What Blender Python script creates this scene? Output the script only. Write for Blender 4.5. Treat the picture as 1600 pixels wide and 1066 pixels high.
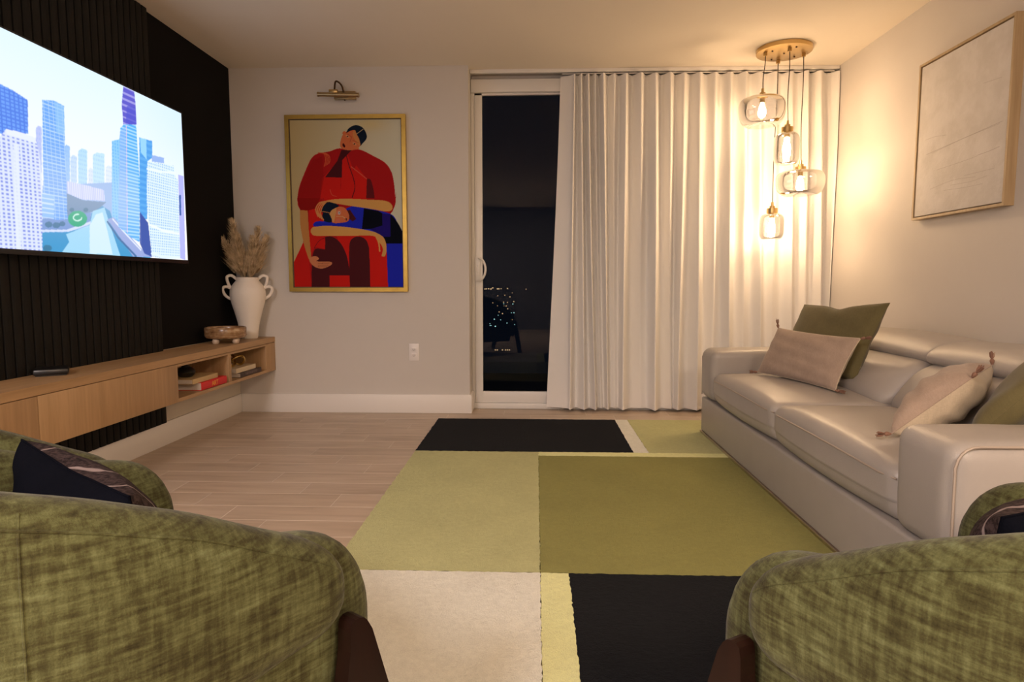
import bpy, bmesh, math, random
import numpy as np
from mathutils import Vector, Matrix
random.seed(7); rng = np.random.default_rng(7)
for o in list(bpy.data.objects): bpy.data.objects.remove(o)
SC = bpy.context.scene
COL = SC.collection
PI = math.pi

# ------------------------------------------------------------------ camera
FPX, HC = 1000.0, 0.95
TILT, YAW = math.atan(91/FPX), math.atan(37/FPX)
FW = Vector((-math.sin(YAW)*math.cos(TILT), math.cos(YAW)*math.cos(TILT), -math.sin(TILT)))
RT = Vector((math.cos(YAW), math.sin(YAW), 0)); UP = RT.cross(FW)
cam = bpy.data.objects.new('camera', bpy.data.cameras.new('camera')); COL.objects.link(cam)
m = Matrix((RT, UP, -FW)).transposed().to_4x4(); m.translation = Vector((0, 0, HC)); cam.matrix_world = m
cam.data.sensor_width = 36; cam.data.lens = FPX/1600*36; cam.data.clip_start = 0.02; cam.data.clip_end = 2000
SC.camera = cam
# surveying helper: where a line of sight meets a wall plane (used to measure the room from the photograph)
def sight(x, y): return FW*FPX + RT*(x-800) - UP*(y-533)
def at_x(x, y, X): d = sight(x, y); s = X/d[0]; return (d[1]*s, HC+d[2]*s)      # -> (Y, Z)
def at_y(x, y, Y): d = sight(x, y); s = Y/d[1]; return (d[0]*s, HC+d[2]*s)      # -> (X, Z)

# ------------------------------------------------------------------ world, lamps, exposure
w = bpy.data.worlds.new('night'); SC.world = w; w.use_nodes = True
w.node_tree.nodes['Background'].inputs[0].default_value = (0.004, 0.006, 0.011, 1)
w.node_tree.nodes['Background'].inputs[1].default_value = 1.0
SC.view_settings.view_transform = 'Standard'; SC.view_settings.look = 'None'
SC.view_settings.exposure = 0.14; SC.view_settings.gamma = 1.0; SC.view_settings.use_curve_mapping = False
CEIL_LAMPS = [((-1.5, -1.5), 160, (1.0, .86, .82)), ((1.15, -1.5), 112, (1.0, .76, .56))]   # ceiling lamps behind and above the camera
LAMP_COL = (1.0, 0.80, 0.635)
PENDANT_COL = (1.0, 0.67, 0.37); PENDANT_L = 225.0
def area(name, loc, size, power, col, rot=(0, 0, 0)):
    l = bpy.data.lights.new(name, 'AREA'); l.shape = 'DISK'; l.size = size; l.energy = power; l.color = col
    o = bpy.data.objects.new(name, l); o.location = loc; o.rotation_euler = rot; COL.objects.link(o); return o
for (lx, ly), p, c in CEIL_LAMPS:
    area('ceiling_lamp_light', (lx, ly, 2.43), 0.95, p, c)
TV_GAIN = 2.0

# ------------------------------------------------------------------ materials
def s2l(c): c = c/255.0; return c/12.92 if c <= .04045 else ((c+.055)/1.055)**2.4
def srgb(r, g, b): return (s2l(r), s2l(g), s2l(b), 1)
LIT = (.54, .42, .31)                       # the colour of the room light, used to turn photographed colours into surface colours
def seen(r, g, b, cap=.86):
    return tuple(min(cap, s2l(v)/k) for v, k in zip((r, g, b), LIT)) + (1,)
class NT:
    def __init__(s, name):
        s.m = bpy.data.materials.new(name); s.m.use_nodes = True; s.t = s.m.node_tree
        s.b = s.t.nodes['Principled BSDF']; s.out = s.t.nodes['Material Output']
    def n(s, typ, **kw):
        nd = s.t.nodes.new(typ)
        for k, v in kw.items():
            if k.startswith('i_'): nd.inputs[k[2:].replace('_', ' ')].default_value = v
            else: setattr(nd, k, v)
        return nd
    def l(s, a, b): s.t.links.new(a, b)
    def coords(s, scale=(1, 1, 1), rot=(0, 0, 0), gen=False):
        tc = s.n('ShaderNodeTexCoord'); mp = s.n('ShaderNodeMapping')
        mp.inputs['Scale'].default_value = scale; mp.inputs['Rotation'].default_value = rot
        s.l(tc.outputs['Object'], mp.inputs[0]); return mp.outputs[0]
    def noise(s, vec, scale=5, detail=4, rough=.55):
        nd = s.n('ShaderNodeTexNoise'); nd.inputs['Scale'].default_value = scale
        nd.inputs['Detail'].default_value = detail; nd.inputs['Roughness'].default_value = rough
        s.l(vec, nd.inputs['Vector']); return nd.outputs[0]
    def ramp(s, fac, stops):
        nd = s.n('ShaderNodeValToRGB'); e = nd.color_ramp.elements
        while len(e) < len(stops): e.new(.5)
        for i, (p, c) in enumerate(stops): e[i].position = p; e[i].color = c
        s.l(fac, nd.inputs[0]); return nd.outputs[0]
    def mix(s, fac, a, b, mode='MIX'):
        nd = s.n('ShaderNodeMix', data_type='RGBA', blend_type=mode)
        for sock, v in ((nd.inputs[0], fac), (nd.inputs[6], a), (nd.inputs[7], b)):
            if hasattr(v, 'links') or hasattr(v, 'is_output'): s.l(v, sock)
            else: sock.default_value = v
        return nd.outputs[2]
    def math(s, op, a, b=0.0):
        nd = s.n('ShaderNodeMath', operation=op)
        for sock, v in ((nd.inputs[0], a), (nd.inputs[1], b)):
            if hasattr(v, 'is_output'): s.l(v, sock)
            else: sock.default_value = v
        return nd.outputs[0]
    def bump(s, h, strength=.2, dist=.002):
        nd = s.n('ShaderNodeBump'); nd.inputs['Strength'].default_value = strength; nd.inputs['Distance'].default_value = dist
        s.l(h, nd.inputs['Height']); s.l(nd.outputs[0], s.b.inputs['Normal'])
    def set(s, col=None, rough=None, metal=None, sheen=None, spec=None):
        if col is not None:
            if hasattr(col, 'is_output'): s.l(col, s.b.inputs['Base Color'])
            else: s.b.inputs['Base Color'].default_value = col
        if rough is not None: s.b.inputs['Roughness'].default_value = rough
        if metal is not None: s.b.inputs['Metallic'].default_value = metal
        if sheen is not None: s.b.inputs['Sheen Weight'].default_value = sheen
        if spec is not None: s.b.inputs['Specular IOR Level'].default_value = spec
        return s.m
def mul(c, k): return tuple(min(1, v*k) for v in c[:3]) + (1,)

def plain(name, col, rough=.6, metal=0, nscale=60, var=.06, bump=.08, dist=.001, spec=None):
    t = NT(name); v = t.coords(); n = t.noise(v, nscale)
    t.bump(n, bump, dist)
    n2 = t.noise(v, nscale*.12)
    return t.set(t.mix(n2, mul(col, 1-var), mul(col, 1+var)), rough, metal, spec=spec)
M = {}
M['wall'] = plain('wall_paint', (.645, .608, .568, 1), .75, nscale=90, var=.015, bump=.25, dist=.0012)
M['wall_cream'] = plain('wall_cream_paint', (.65, .59, .49, 1), .75, nscale=90, var=.015, bump=.25, dist=.0012)
M['ceiling'] = plain('ceiling_paint', (.82, .745, .63, 1), .85, nscale=70, var=.01, bump=.3, dist=.0015)
M['black_wall'] = plain('black_wall_paint', (.0045, .004, .004, 1), .85, nscale=90, var=.1, bump=.2, spec=.15)
M['white'] = plain('white_trim_paint', (.84, .81, .78, 1), .4, var=.01)
M['frame_white'] = plain('white_aluminium', (.80, .78, .75, 1), .35, var=.01)
M['slat'] = plain('black_slat_felt', (.0095, .009, .008, 1), .7, nscale=200, var=.15, bump=.3, spec=.2)
M['slat_back'] = plain('slat_backing', (.003, .003, .003, 1), .9)
M['grout'] = plain('floor_grout', (.74, .68, .60, 1), .8)
M['back_room'] = plain('back_room_paint', (.20, .20, .21, 1), .8)
M['black_plastic'] = plain('black_plastic', (.006, .006, .007, 1), .35, var=.05, bump=.02)
M['brass'] = plain('brushed_brass', (.56, .39, .17, 1), .3, 1, nscale=150, bump=.05)
M['antique_brass'] = plain('antique_brass', (.42, .31, .16, 1), .32, 1, nscale=150, bump=.05)
M['bronze'] = plain('dark_bronze', (.10, .06, .035, 1), .35, 1)
M['gold_knot'] = plain('polished_gold', (.55, .38, .14, 1), .22, 1)
M['gold_frame'] = plain('gilded_wood', (.50, .335, .075, 1), .36, .75, nscale=120, var=.25, bump=.5, dist=.0015)
M['dark_brown'] = plain('gilt_inner_lip', (.08, .05, .02, 1), .5)  # even dark brown for the inner lip and the backing boards
M['ceramic'] = plain('matte_white_ceramic', (.86, .80, .73, 1), .7, nscale=40, var=.03, bump=.5, dist=.002)
M['chrome_trim'] = plain('metal_trim', (.6, .52, .45, 1), .3, 1)
M['paper'] = plain('book_paper', (.62, .54, .46, 1), .8, nscale=200, bump=.4)
M['book_red'] = plain('red_book_cloth', (.62, .012, .012, 1), .5)
M['book_tan'] = plain('tan_book_cover', (.55, .40, .20, 1), .6)
M['book_white'] = plain('cream_book_cover', (.72, .60, .42, 1), .6)
M['book_dark'] = plain('dark_brown_book_cover', (.05, .026, .02, 1), .5)
M['book_ink'] = plain('gold_lettering', (.85, .42, .05, 1), .5)
M['book_ink2'] = plain('grey_lettering', (.22, .16, .15, 1), .5)
M['darkwood'] = None
M['socket'] = plain('outlet_plastic', (.84, .80, .78, 1), .35, var=.01)
M['slot'] = plain('outlet_slot', (.05, .04, .04, 1), .5)
M['cord'] = plain('brown_cord', (.03, .018, .010, 1), .5)
M['dark_object'] = plain('black_glazed_ceramic', (.008, .009, .008, 1), .3)
M['tassel'] = plain('tassel_yarn', (.24, .13, .09, 1), .9, nscale=300, bump=.6)

def wood(name, c1, c2, rough=.45, grain='y', sc=1.0, spec=None):
    t = NT(name)
    scl = {'x': (2, 40, 40), 'y': (40, 2, 40), 'z': (40, 40, 2)}[grain]
    v = t.coords(tuple(k*sc for k in scl))
    a = t.noise(v, 1.2, 6, .65)
    v2 = t.coords(tuple(k*sc*.22 for k in scl)); b = t.noise(v2, 1.0, 3, .5)
    f = t.math('ADD', t.math('MULTIPLY', a, .6), t.math('MULTIPLY', b, .4))
    col = t.ramp(f, [(.34, c1), (.66, c2)])
    t.bump(a, .15, .0006)
    return t.set(col, rough, spec=spec)
OAK1, OAK2 = (.34, .207, .095, 1), (.49, .308, .155, 1)
M['oak_long'] = wood('oak_along', OAK1, OAK2, grain='y')
M['oak_up'] = wood('oak_upright', OAK1, OAK2, grain='z')
M['oak_deep'] = wood('oak_across', OAK1, OAK2, grain='x')
M['darkwood'] = wood('dark_walnut', (.006, .0020, .0014, 1), (.018, .006, .0035, 1), .42, 'z', .7, .25)
M['art_wood'] = wood('light_oak_frame', (.36, .25, .13, 1), (.52, .39, .23, 1), .5, 'z', 1.3)

def plank_mat():
    t = NT('wood_look_tile'); oi = t.n('ShaderNodeObjectInfo')
    tc = t.n('ShaderNodeTexCoord'); add = t.n('ShaderNodeVectorMath', operation='ADD')
    geo = t.n('ShaderNodeNewGeometry')
    cm = t.n('ShaderNodeCombineXYZ'); t.l(t.math('MULTIPLY', oi.outputs['Random'], 40.0), cm.inputs[0]); t.l(t.math('MULTIPLY', oi.outputs['Random'], 13.0), cm.inputs[2])
    t.l(geo.outputs['Position'], add.inputs[0]); t.l(cm.outputs[0], add.inputs[1])
    mp = t.n('ShaderNodeMapping'); mp.inputs['Scale'].default_value = (2.2, 22, 1); t.l(add.outputs[0], mp.inputs[0])
    a = t.noise(mp.outputs[0], 1.3, 6, .62)
    mp2 = t.n('ShaderNodeMapping'); mp2.inputs['Scale'].default_value = (1.2, 5, 1); t.l(add.outputs[0], mp2.inputs[0])
    b = t.noise(mp2.outputs[0], 1.6, 3, .5)
    f = t.math('ADD', t.math('MULTIPLY', a, .55), t.math('MULTIPLY', b, .45))
    col = t.ramp(f, [(.30, (.35, .262, .185, 1)), (.50, (.49, .385, .29, 1)), (.68, (.55, .445, .35, 1))])
    val = t.math('ADD', .95, t.math('MULTIPLY', oi.outputs['Random'], .1))
    hs = t.n('ShaderNodeHueSaturation'); t.l(col, hs.inputs['Color']); t.l(val, hs.inputs['Value'])
    t.bump(a, .12, .001)
    return t.set(hs.outputs[0], .38)
M['plank'] = plank_mat()

def rug_mat(name, c, nap=.16):
    t = NT(name); v = t.coords(); a = t.noise(v, 330, 3, .7); b = t.noise(v, 3.2, 3, .6); c2 = t.noise(v, 60, 3, .6)
    f = t.math('ADD', t.math('MULTIPLY', a, .45), t.math('ADD', t.math('MULTIPLY', b, .3), t.math('MULTIPLY', c2, .25)))
    col = t.ramp(f, [(.32, mul(c, 1-nap*1.3)), (.68, mul(c, 1+nap))])
    t.bump(t.math('ADD', a, c2), .9, .004)
    return t.set(col, .95, sheen=.04, spec=.03)
M['rug_light'] = rug_mat('rug_light_green', seen(148, 133, 84))
M['rug_olive'] = rug_mat('rug_olive', seen(112, 98, 48))
M['rug_cream'] = rug_mat('rug_cream', seen(194, 168, 134))
M['rug_black'] = rug_mat('rug_black', (.0032, .0040, .0062, 1), .3)
M['rug_yellow'] = rug_mat('rug_pale_yellow', seen(180, 164, 104))

def leather():
    t = NT('taupe_leather'); v = t.coords(); a = t.noise(v, 260, 3, .6); b = t.noise(v, 9, 3, .5)
    vo = t.n('ShaderNodeTexVoronoi'); vo.inputs['Scale'].default_value = 420; t.l(v, vo.inputs['Vector'])
    t.bump(t.math('ADD', t.math('MULTIPLY', vo.outputs[0], .6), t.math('MULTIPLY', b, 1.6)), .35, .0012)
    return t.set(t.mix(b, (.37, .34, .315, 1), (.42, .39, .365, 1)), .36, spec=.5)
M['leather'] = leather()
M['piping'] = plain('leather_piping', (.40, .335, .28, 1), .45)

def chenille():
    t = NT('green_chenille')
    v1 = t.coords((17, 17, 130)); v2 = t.coords((105, 105, 15)); v3 = t.coords((1, 1, 1))
    a = t.noise(v1, 1.0, 3, .6); b = t.noise(v2, 1.0, 3, .6); c = t.noise(v3, 9, 4, .6); d = t.noise(v3, 420, 2, .6)
    f = t.math('ADD', t.math('ADD', t.math('MULTIPLY', a, .38), t.math('MULTIPLY', b, .30)), t.math('ADD', t.math('MULTIPLY', c, .22), t.math('MULTIPLY', d, .10)))
    col = t.ramp(f, [(.37, (.027, .023, .009, 1)), (.46, (.053, .052, .020, 1)), (.54, (.088, .094, .038, 1)), (.65, (.142, .160, .077, 1))])
    t.bump(t.math('ADD', f, t.math('MULTIPLY', d, .5)), .5, .003)
    return t.set(col, .9, sheen=.07, spec=.08)
M['chenille'] = chenille()
def linen(name, c, s=1.0, sheen=.15, spec=.15):
    t = NT(name); a = t.noise(t.coords((400, 60, 60)), s, 2, .5); b = t.noise(t.coords((60, 400, 400)), s, 2, .5); c2 = t.noise(t.coords(), 14, 3)
    f = t.math('ADD', t.math('MULTIPLY', t.math('ADD', a, b), .3), t.math('MULTIPLY', c2, .4))
    t.bump(t.math('ADD', a, b), .35, .001)
    return t.set(t.ramp(f, [(.35, mul(c, .86)), (.65, mul(c, 1.12))]), .92, sheen=sheen, spec=spec)
M['linen_green'] = linen('olive_linen', (.135, .115, .052, 1))
M['linen_taupe'] = linen('mauve_taupe_linen', (.385, .295, .235, 1))
M['linen_cream'] = linen('cream_linen', (.55, .46, .34, 1))
M['navy'] = linen('navy_velvet', (.0035, .004, .007, 1), sheen=.0, spec=.02)
def dark_fleck():
    t = NT('charcoal_tweed'); v = t.coords(); a = t.noise(v, 130, 3, .7); v2 = t.coords((8, 60, 60), (0.3, .2, .5)); b = t.noise(v2, 1, 3, .5)
    wv = t.n('ShaderNodeTexWave'); wv.inputs['Scale'].default_value = 3.2; wv.inputs['Distortion'].default_value = 9; wv.inputs['Detail'].default_value = 3
    t.l(t.coords((1, 1, 1), (.3, .5, .9)), wv.inputs['Vector'])
    line = t.ramp(wv.outputs['Fac'], [(.982, (0, 0, 0, 1)), (.997, (1, 1, 1, 1))])
    base = t.ramp(a, [(.4, (.014, .009, .010, 1)), (.62, (.058, .040, .040, 1))])
    t.bump(a, .6, .002)
    return t.set(t.mix(line, base, (.26, .21, .21, 1)), .9, sheen=.0, spec=.1)
M['tweed'] = dark_fleck()

def curtain_mat():
    t = NT('ivory_curtain_linen'); v1 = t.coords((160, 160, 30)); v2 = t.coords((30, 30, 160)); a = t.noise(v1, 1, 2); b = t.noise(v2, 1, 2)
    d = t.n('ShaderNodeBsdfDiffuse'); tr = t.n('ShaderNodeBsdfTranslucent'); mx = t.n('ShaderNodeMixShader'); mx.inputs[0].default_value = .04
    col = t.mix(t.math('MULTIPLY', t.math('ADD', a, b), .5), (.875, .85, .82, 1), (.905, .88, .855, 1))
    t.l(col, d.inputs[0]); t.l(col, tr.inputs[0])
    bp = t.n('ShaderNodeBump'); bp.inputs['Strength'].default_value = .2; bp.inputs['Distance'].default_value = .001
    t.l(t.math('ADD', a, b), bp.inputs['Height']); t.l(bp.outputs[0], d.inputs['Normal'])
    t.l(d.outputs[0], mx.inputs[1]); t.l(tr.outputs[0], mx.inputs[2]); t.l(mx.outputs[0], t.out.inputs[0]); return t.m
M['curtain'] = curtain_mat()
def thin_glass(name, tint, gl=1.0, ior=1.5, boost=0.0):
    t = NT(name); tr = t.n('ShaderNodeBsdfTransparent'); g = t.n('ShaderNodeBsdfGlossy'); mx = t.n('ShaderNodeMixShader')
    fr = t.n('ShaderNodeFresnel'); fr.inputs[0].default_value = ior
    tr.inputs[0].default_value = tint; g.inputs[0].default_value = (gl, gl, gl, 1); g.inputs['Roughness'].default_value = .0
    t.l(t.math('ADD', fr.outputs[0], boost), mx.inputs[0]); t.l(tr.outputs[0], mx.inputs[1]); t.l(g.outputs[0], mx.inputs[2]); t.l(mx.outputs[0], t.out.inputs[0]); return t.m
M['pane'] = thin_glass('window_glass', (.60, .62, .65, 1), .28)
M['shade'] = thin_glass('smoked_pendant_glass', (.80, .80, .82, 1), .9, 1.5, .10)
def emit(name, col, s):
    t = NT(name); e = t.n('ShaderNodeEmission'); e.inputs[0].default_value = col; e.inputs[1].default_value = s
    t.l(e.outputs[0], t.out.inputs[0]); return t.m
#
M['bulb'] = emit('bulb_glow', PENDANT_COL+(1,), PENDANT_L)
M['lamp_disc'] = emit('ceiling_lamp_disc', LAMP_COL+(1,), 8)
M['city'] = emit('city_lights', (1, .62, .3, 1), 1.6)
M['city_green'] = emit('city_lights_cool', (.55, 1, .9, 1), 2.2)
def picture(name, em=None):
    t = NT(name); a = t.n('ShaderNodeVertexColor', layer_name='picture')
    if em:
        e = t.n('ShaderNodeEmission'); e.inputs[1].default_value = em; t.l(a.outputs[0], e.inputs[0]); t.l(e.outputs[0], t.out.inputs[0])
    else:
        n = t.noise(t.coords(), 500, 2); t.bump(n, .15, .0006)
        t.l(a.outputs[0], t.b.inputs['Base Color']); t.b.inputs['Roughness'].default_value = .8; t.b.inputs['Specular IOR Level'].default_value = .06
    return t.m
M['tv_picture'] = picture('screen_picture', TV_GAIN)
M['paint_picture'] = picture('painted_canvas')
def canvas_mat():
    t = NT('off_white_plaster_canvas'); v = t.coords(); a = t.noise(v, 7, 5, .6); b = t.noise(v, 60, 4, .6)
    t.bump(t.math('ADD', t.math('MULTIPLY', a, 2.), b), .35, .003)
    return t.set(t.ramp(a, [(.42, (.62, .59, .56, 1)), (.60, (.69, .66, .64, 1))]), .7)
M['canvas'] = canvas_mat()
def stone():
    t = NT('brown_marbled_stone'); v = t.coords((4, 4, 30)); a = t.noise(v, 2.2, 6, .7); b = t.noise(t.coords(), 30, 4)
    f = t.math('ADD', t.math('MULTIPLY', a, .7), t.math('MULTIPLY', b, .3))
    return t.set(t.ramp(f, [(.36, (.13, .06, .028, 1)), (.5, (.30, .17, .08, 1)), (.66, (.52, .38, .23, 1))]), .25)
M['stone'] = stone()
M['stone_pale'] = plain('pale_stone', (.62, .48, .36, 1), .4, var=.15)
def pampas_mat():
    t = NT('dried_pampas'); a = t.noise(t.coords(), 25, 3)
    return t.set(t.ramp(a, [(.35, (.40, .28, .15, 1)), (.65, (.80, .63, .41, 1))]), .9)
M['pampas'] = pampas_mat()

# ------------------------------------------------------------------ object helpers
def mob(name, V, F, mat, parent=None, smooth=False, loc=None, rz=0):
    me = bpy.data.meshes.new(name); me.from_pydata([tuple(v) for v in V], [], [tuple(f) for f in F]); me.update()
    if mat is not None: me.materials.append(mat)
    if smooth: me.polygons.foreach_set('use_smooth', [True]*len(me.polygons))
    o = bpy.data.objects.new(name, me); COL.objects.link(o)
    if parent is not None: o.parent = parent
    if loc is not None: o.location = loc
    o.rotation_euler[2] = rz
    return o
def empty(name, loc=(0, 0, 0), rz=0):
    o = bpy.data.objects.new(name, None); COL.objects.link(o); o.location = loc; o.rotation_euler = (0, 0, rz); o.empty_display_size = .1; return o
def tag(o, label, cat, group=None):
    o['label'] = label; o['category'] = cat
    if group: o['group'] = group
    return o
def struct(o): o['kind'] = 'structure'; return o
class MB:
    def __init__(s): s.V = []; s.F = []
    def add(s, V, F):
        k = len(s.V); s.V += [tuple(v) for v in V]; s.F += [tuple(i+k for i in f) for f in F]; return s
    def box(s, x0, x1, y0, y1, z0, z1, b=0.0):
        if b <= 0:
            V = [(x, y, z) for z in (z0, z1) for y in (y0, y1) for x in (x0, x1)]
            return s.add(V, [(0, 2, 3, 1), (4, 5, 7, 6), (0, 1, 5, 4), (2, 6, 7, 3), (0, 4, 6, 2), (1, 3, 7, 5)])
        bm = bmesh.new(); bmesh.ops.create_cube(bm, size=1)
        for v in bm.verts: v.co = Vector(((x0+x1)/2+v.co.x*(x1-x0), (y0+y1)/2+v.co.y*(y1-y0), (z0+z1)/2+v.co.z*(z1-z0)))
        bmesh.ops.bevel(bm, geom=bm.edges[:], offset=b, segments=2, profile=.5, affect='EDGES')
        bm.verts.ensure_lookup_table(); r = s.add([v.co.copy() for v in bm.verts], [[v.index for v in f.verts] for f in bm.faces]); bm.free(); return r
    def tube(s, pts, r, n=8, cap=True):
        P = [Vector(p) for p in pts]; rr = r if isinstance(r, (list, tuple)) else [r]*len(P)
        V = []; F = []; ref = None
        for i, p in enumerate(P):
            d = (P[min(i+1, len(P)-1)]-P[max(i-1, 0)]).normalized()
            if ref is None: ref = Vector((0, 0, 1)) if abs(d.z) < .9 else Vector((1, 0, 0))
            a = d.cross(ref).normalized(); b = a.cross(d).normalized(); ref = b
            for k in range(n): an = 2*PI*k/n; V.append(p+(a*math.cos(an)+b*math.sin(an))*rr[i])
        for i in range(len(P)-1):
            for k in range(n): F.append((i*n+k, i*n+(k+1) % n, (i+1)*n+(k+1) % n, (i+1)*n+k))
        if cap: F.append(tuple(range(n))[::-1]); F.append(tuple((len(P)-1)*n+k for k in range(n)))
        return s.add(V, F)
    def lathe(s, prof, n=32, c=(0, 0, 0)):
        V = []; F = []
        for r, z in prof:
            for k in range(n): an = 2*PI*k/n; V.append((c[0]+r*math.cos(an), c[1]+r*math.sin(an), c[2]+z))
        for i in range(len(prof)-1):
            for k in range(n): F.append((i*n+k, i*n+(k+1) % n, (i+1)*n+(k+1) % n, (i+1)*n+k))
        if prof[0][0] > 1e-4: F.append(tuple(range(n))[::-1])
        if prof[-1][0] > 1e-4: F.append(tuple((len(prof)-1)*n+k for k in range(n)))
        return s.add(V, F)
    def prism(s, poly, ax, a0, a1):
        n = len(poly)
        def pt(p, a): return {'x': (a, p[0], p[1]), 'y': (p[0], a, p[1]), 'z': (p[0], p[1], a)}[ax]
        return s.add([pt(p, a0) for p in poly]+[pt(p, a1) for p in poly], [tuple(range(n))[::-1], tuple(range(n, 2*n))]+[(i, (i+1) % n, n+(i+1) % n, n+i) for i in range(n)])
    def build(s, name, mat, parent=None, smooth=False, loc=None, rz=0):
        o = mob(name, s.V, s.F, mat, parent, smooth, loc, rz)
        bm = bmesh.new(); bm.from_mesh(o.data); bmesh.ops.recalc_face_normals(bm, faces=bm.faces[:])
        bmesh.ops.remove_doubles(bm, verts=bm.verts[:], dist=1e-5); bm.to_mesh(o.data); bm.free()
        if smooth: auto_smooth(o)
        return o
def auto_smooth(o, deg=38):
    o.data.polygons.foreach_set('use_smooth', [True]*len(o.data.polygons))
    bm = bmesh.new(); bm.from_mesh(o.data)
    for e in bm.edges:
        if len(e.link_faces) == 2 and e.calc_face_angle(0) > math.radians(deg): e.smooth = False
    bm.to_mesh(o.data); bm.free()
def box(name, x0, x1, y0, y1, z0, z1, mat, parent=None, b=0.0):
    return MB().box(x0, x1, y0, y1, z0, z1, b).build(name, mat, parent, smooth=b > 0)
def catmull(pts, n=8, closed=False):
    P = [Vector(p) for p in pts]; out = []; N = len(P)
    for i in range(N if closed else N-1):
        if closed: a, b, c, d = P[(i-1) % N], P[i], P[(i+1) % N], P[(i+2) % N]
        else: a, b, c, d = P[max(i-1, 0)], P[i], P[i+1], P[min(i+2, N-1)]
        for k in range(n):
            t = k/n; out.append(.5*((2*b)+(c-a)*t+(2*a-5*b+4*c-d)*t*t+(3*b-a-3*c+d)*t**3))
    if not closed: out.append(P[-1])
    return out
def soft(name, x0, x1, y0, y1, z0, z1, r, mat, parent=None, warp=None, seg=14):
    """upholstered block: rounded box with enough vertices to be bulged by warp(co, u, v, w), u,v,w in -1..1"""
    h = ((x1-x0)/2, (y1-y0)/2, (z1-z0)/2); c = ((x0+x1)/2, (y0+y1)/2, (z0+z1)/2); r = min(r, *[k*.98 for k in h])
    def ax(hh):
        e = [0, .06, .2, .42, .7, 1.0]; lo = [-hh+r*k for k in e]; n = max(2, seg)
        mid = [(-hh+r)+(2*(hh-r))*k/n for k in range(1, n)]; return lo+mid+[-v for v in lo[::-1]]
    A = [ax(k) for k in h]; idx = {}; V = []; F = []
    def gv(i, j, k):
        key = (i, j, k)
        if key not in idx:
            p = Vector((A[0][i], A[1][j], A[2][k])); q = Vector([max(-(h[a]-r), min(h[a]-r, p[a])) for a in range(3)])
            d = p-q
            if d.length > 1e-9: d = d.normalized()*r
            co = q+d
            if warp: co = Vector(warp(co.copy(), co.x/h[0], co.y/h[1], co.z/h[2]))
            idx[key] = len(V); V.append(co+Vector(c))
        return idx[key]
    L = [len(a)-1 for a in A]
    for j in range(L[1]):
        for k in range(L[2]):
            F.append((gv(0, j, k), gv(0, j, k+1), gv(0, j+1, k+1), gv(0, j+1, k))); F.append((gv(L[0], j, k), gv(L[0], j+1, k), gv(L[0], j+1, k+1), gv(L[0], j, k+1)))
    for i in range(L[0]):
        for k in range(L[2]):
            F.append((gv(i, 0, k), gv(i+1, 0, k), gv(i+1, 0, k+1), gv(i, 0, k+1))); F.append((gv(i, L[1], k), gv(i, L[1], k+1), gv(i+1, L[1], k+1), gv(i+1, L[1], k)))
    for i in range(L[0]):
        for j in range(L[1]):
            F.append((gv(i, j, 0), gv(i, j+1, 0), gv(i+1, j+1, 0), gv(i+1, j, 0))); F.append((gv(i, j, L[2]), gv(i+1, j, L[2]), gv(i+1, j+1, L[2]), gv(i, j+1, L[2])))
    return mob(name, V, F, mat, parent, True)

# flat pictures (a screen, a print) drawn as coloured points on a fine sheet
class Raster:
    def __init__(s, a0, a1, z0, z1, nx, nz, bg):
        s.a = np.linspace(a0, a1, nx); s.z = np.linspace(z0, z1, nz); s.A, s.Z = np.meshgrid(s.a, s.z); s.C = np.zeros((nz, nx, 3)); s.C[:] = bg
    def mask(s, pts):
        P = list(pts); ins = np.zeros(s.A.shape, bool); n = len(P)
        for i in range(n):
            (x1, y1), (x2, y2) = P[i], P[(i+1) % n]
            if y1 == y2: continue
            c = ((y1 > s.Z) != (y2 > s.Z)) & (s.A < (x2-x1)*(s.Z-y1)/(y2-y1)+x1); ins ^= c
        return ins
    def fill(s, pts, col, alpha=1.0):
        k = s.mask(pts); s.C[k] = s.C[k]*(1-alpha)+np.array(col[:3])*alpha; return k
    def line(s, pts, wd, col, alpha=1.0):
        k = np.zeros(s.A.shape, bool)
        for (x1, y1), (x2, y2) in zip(pts[:-1], pts[1:]):
            L2 = (x2-x1)**2+(y2-y1)**2+1e-12; t = np.clip(((s.A-x1)*(x2-x1)+(s.Z-y1)*(y2-y1))/L2, 0, 1)
            k |= (s.A-x1-t*(x2-x1))**2+(s.Z-y1-t*(y2-y1))**2 < (wd/2)**2
        s.C[k] = s.C[k]*(1-alpha)+np.array(col[:3])*alpha
    def build(s, name, mat, parent, place):
        nz, nx = s.A.shape; V = [place(a, z) for a, z in zip(s.A.ravel(), s.Z.ravel())]
        i = np.arange(nx-1)[None, :]+(np.arange(nz-1)*nx)[:, None]; i = i.ravel(); F = np.stack([i, i+1, i+1+nx, i+nx], 1).tolist()
        o = mob(name, V, F, mat, parent); at = o.data.color_attributes.new('picture', 'FLOAT_COLOR', 'POINT')
        c = np.ones((nz*nx, 4)); c[:, :3] = np.clip(s.C.reshape(-1, 3), 0, 1); at.data.foreach_set('color', c.ravel()); return o

# ================================================================== ROOM
XL, XR, YA, YW, YB, H = -2.179, 2.115, 4.602, 4.86, -3.4, 2.46
XJ = -0.478
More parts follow.
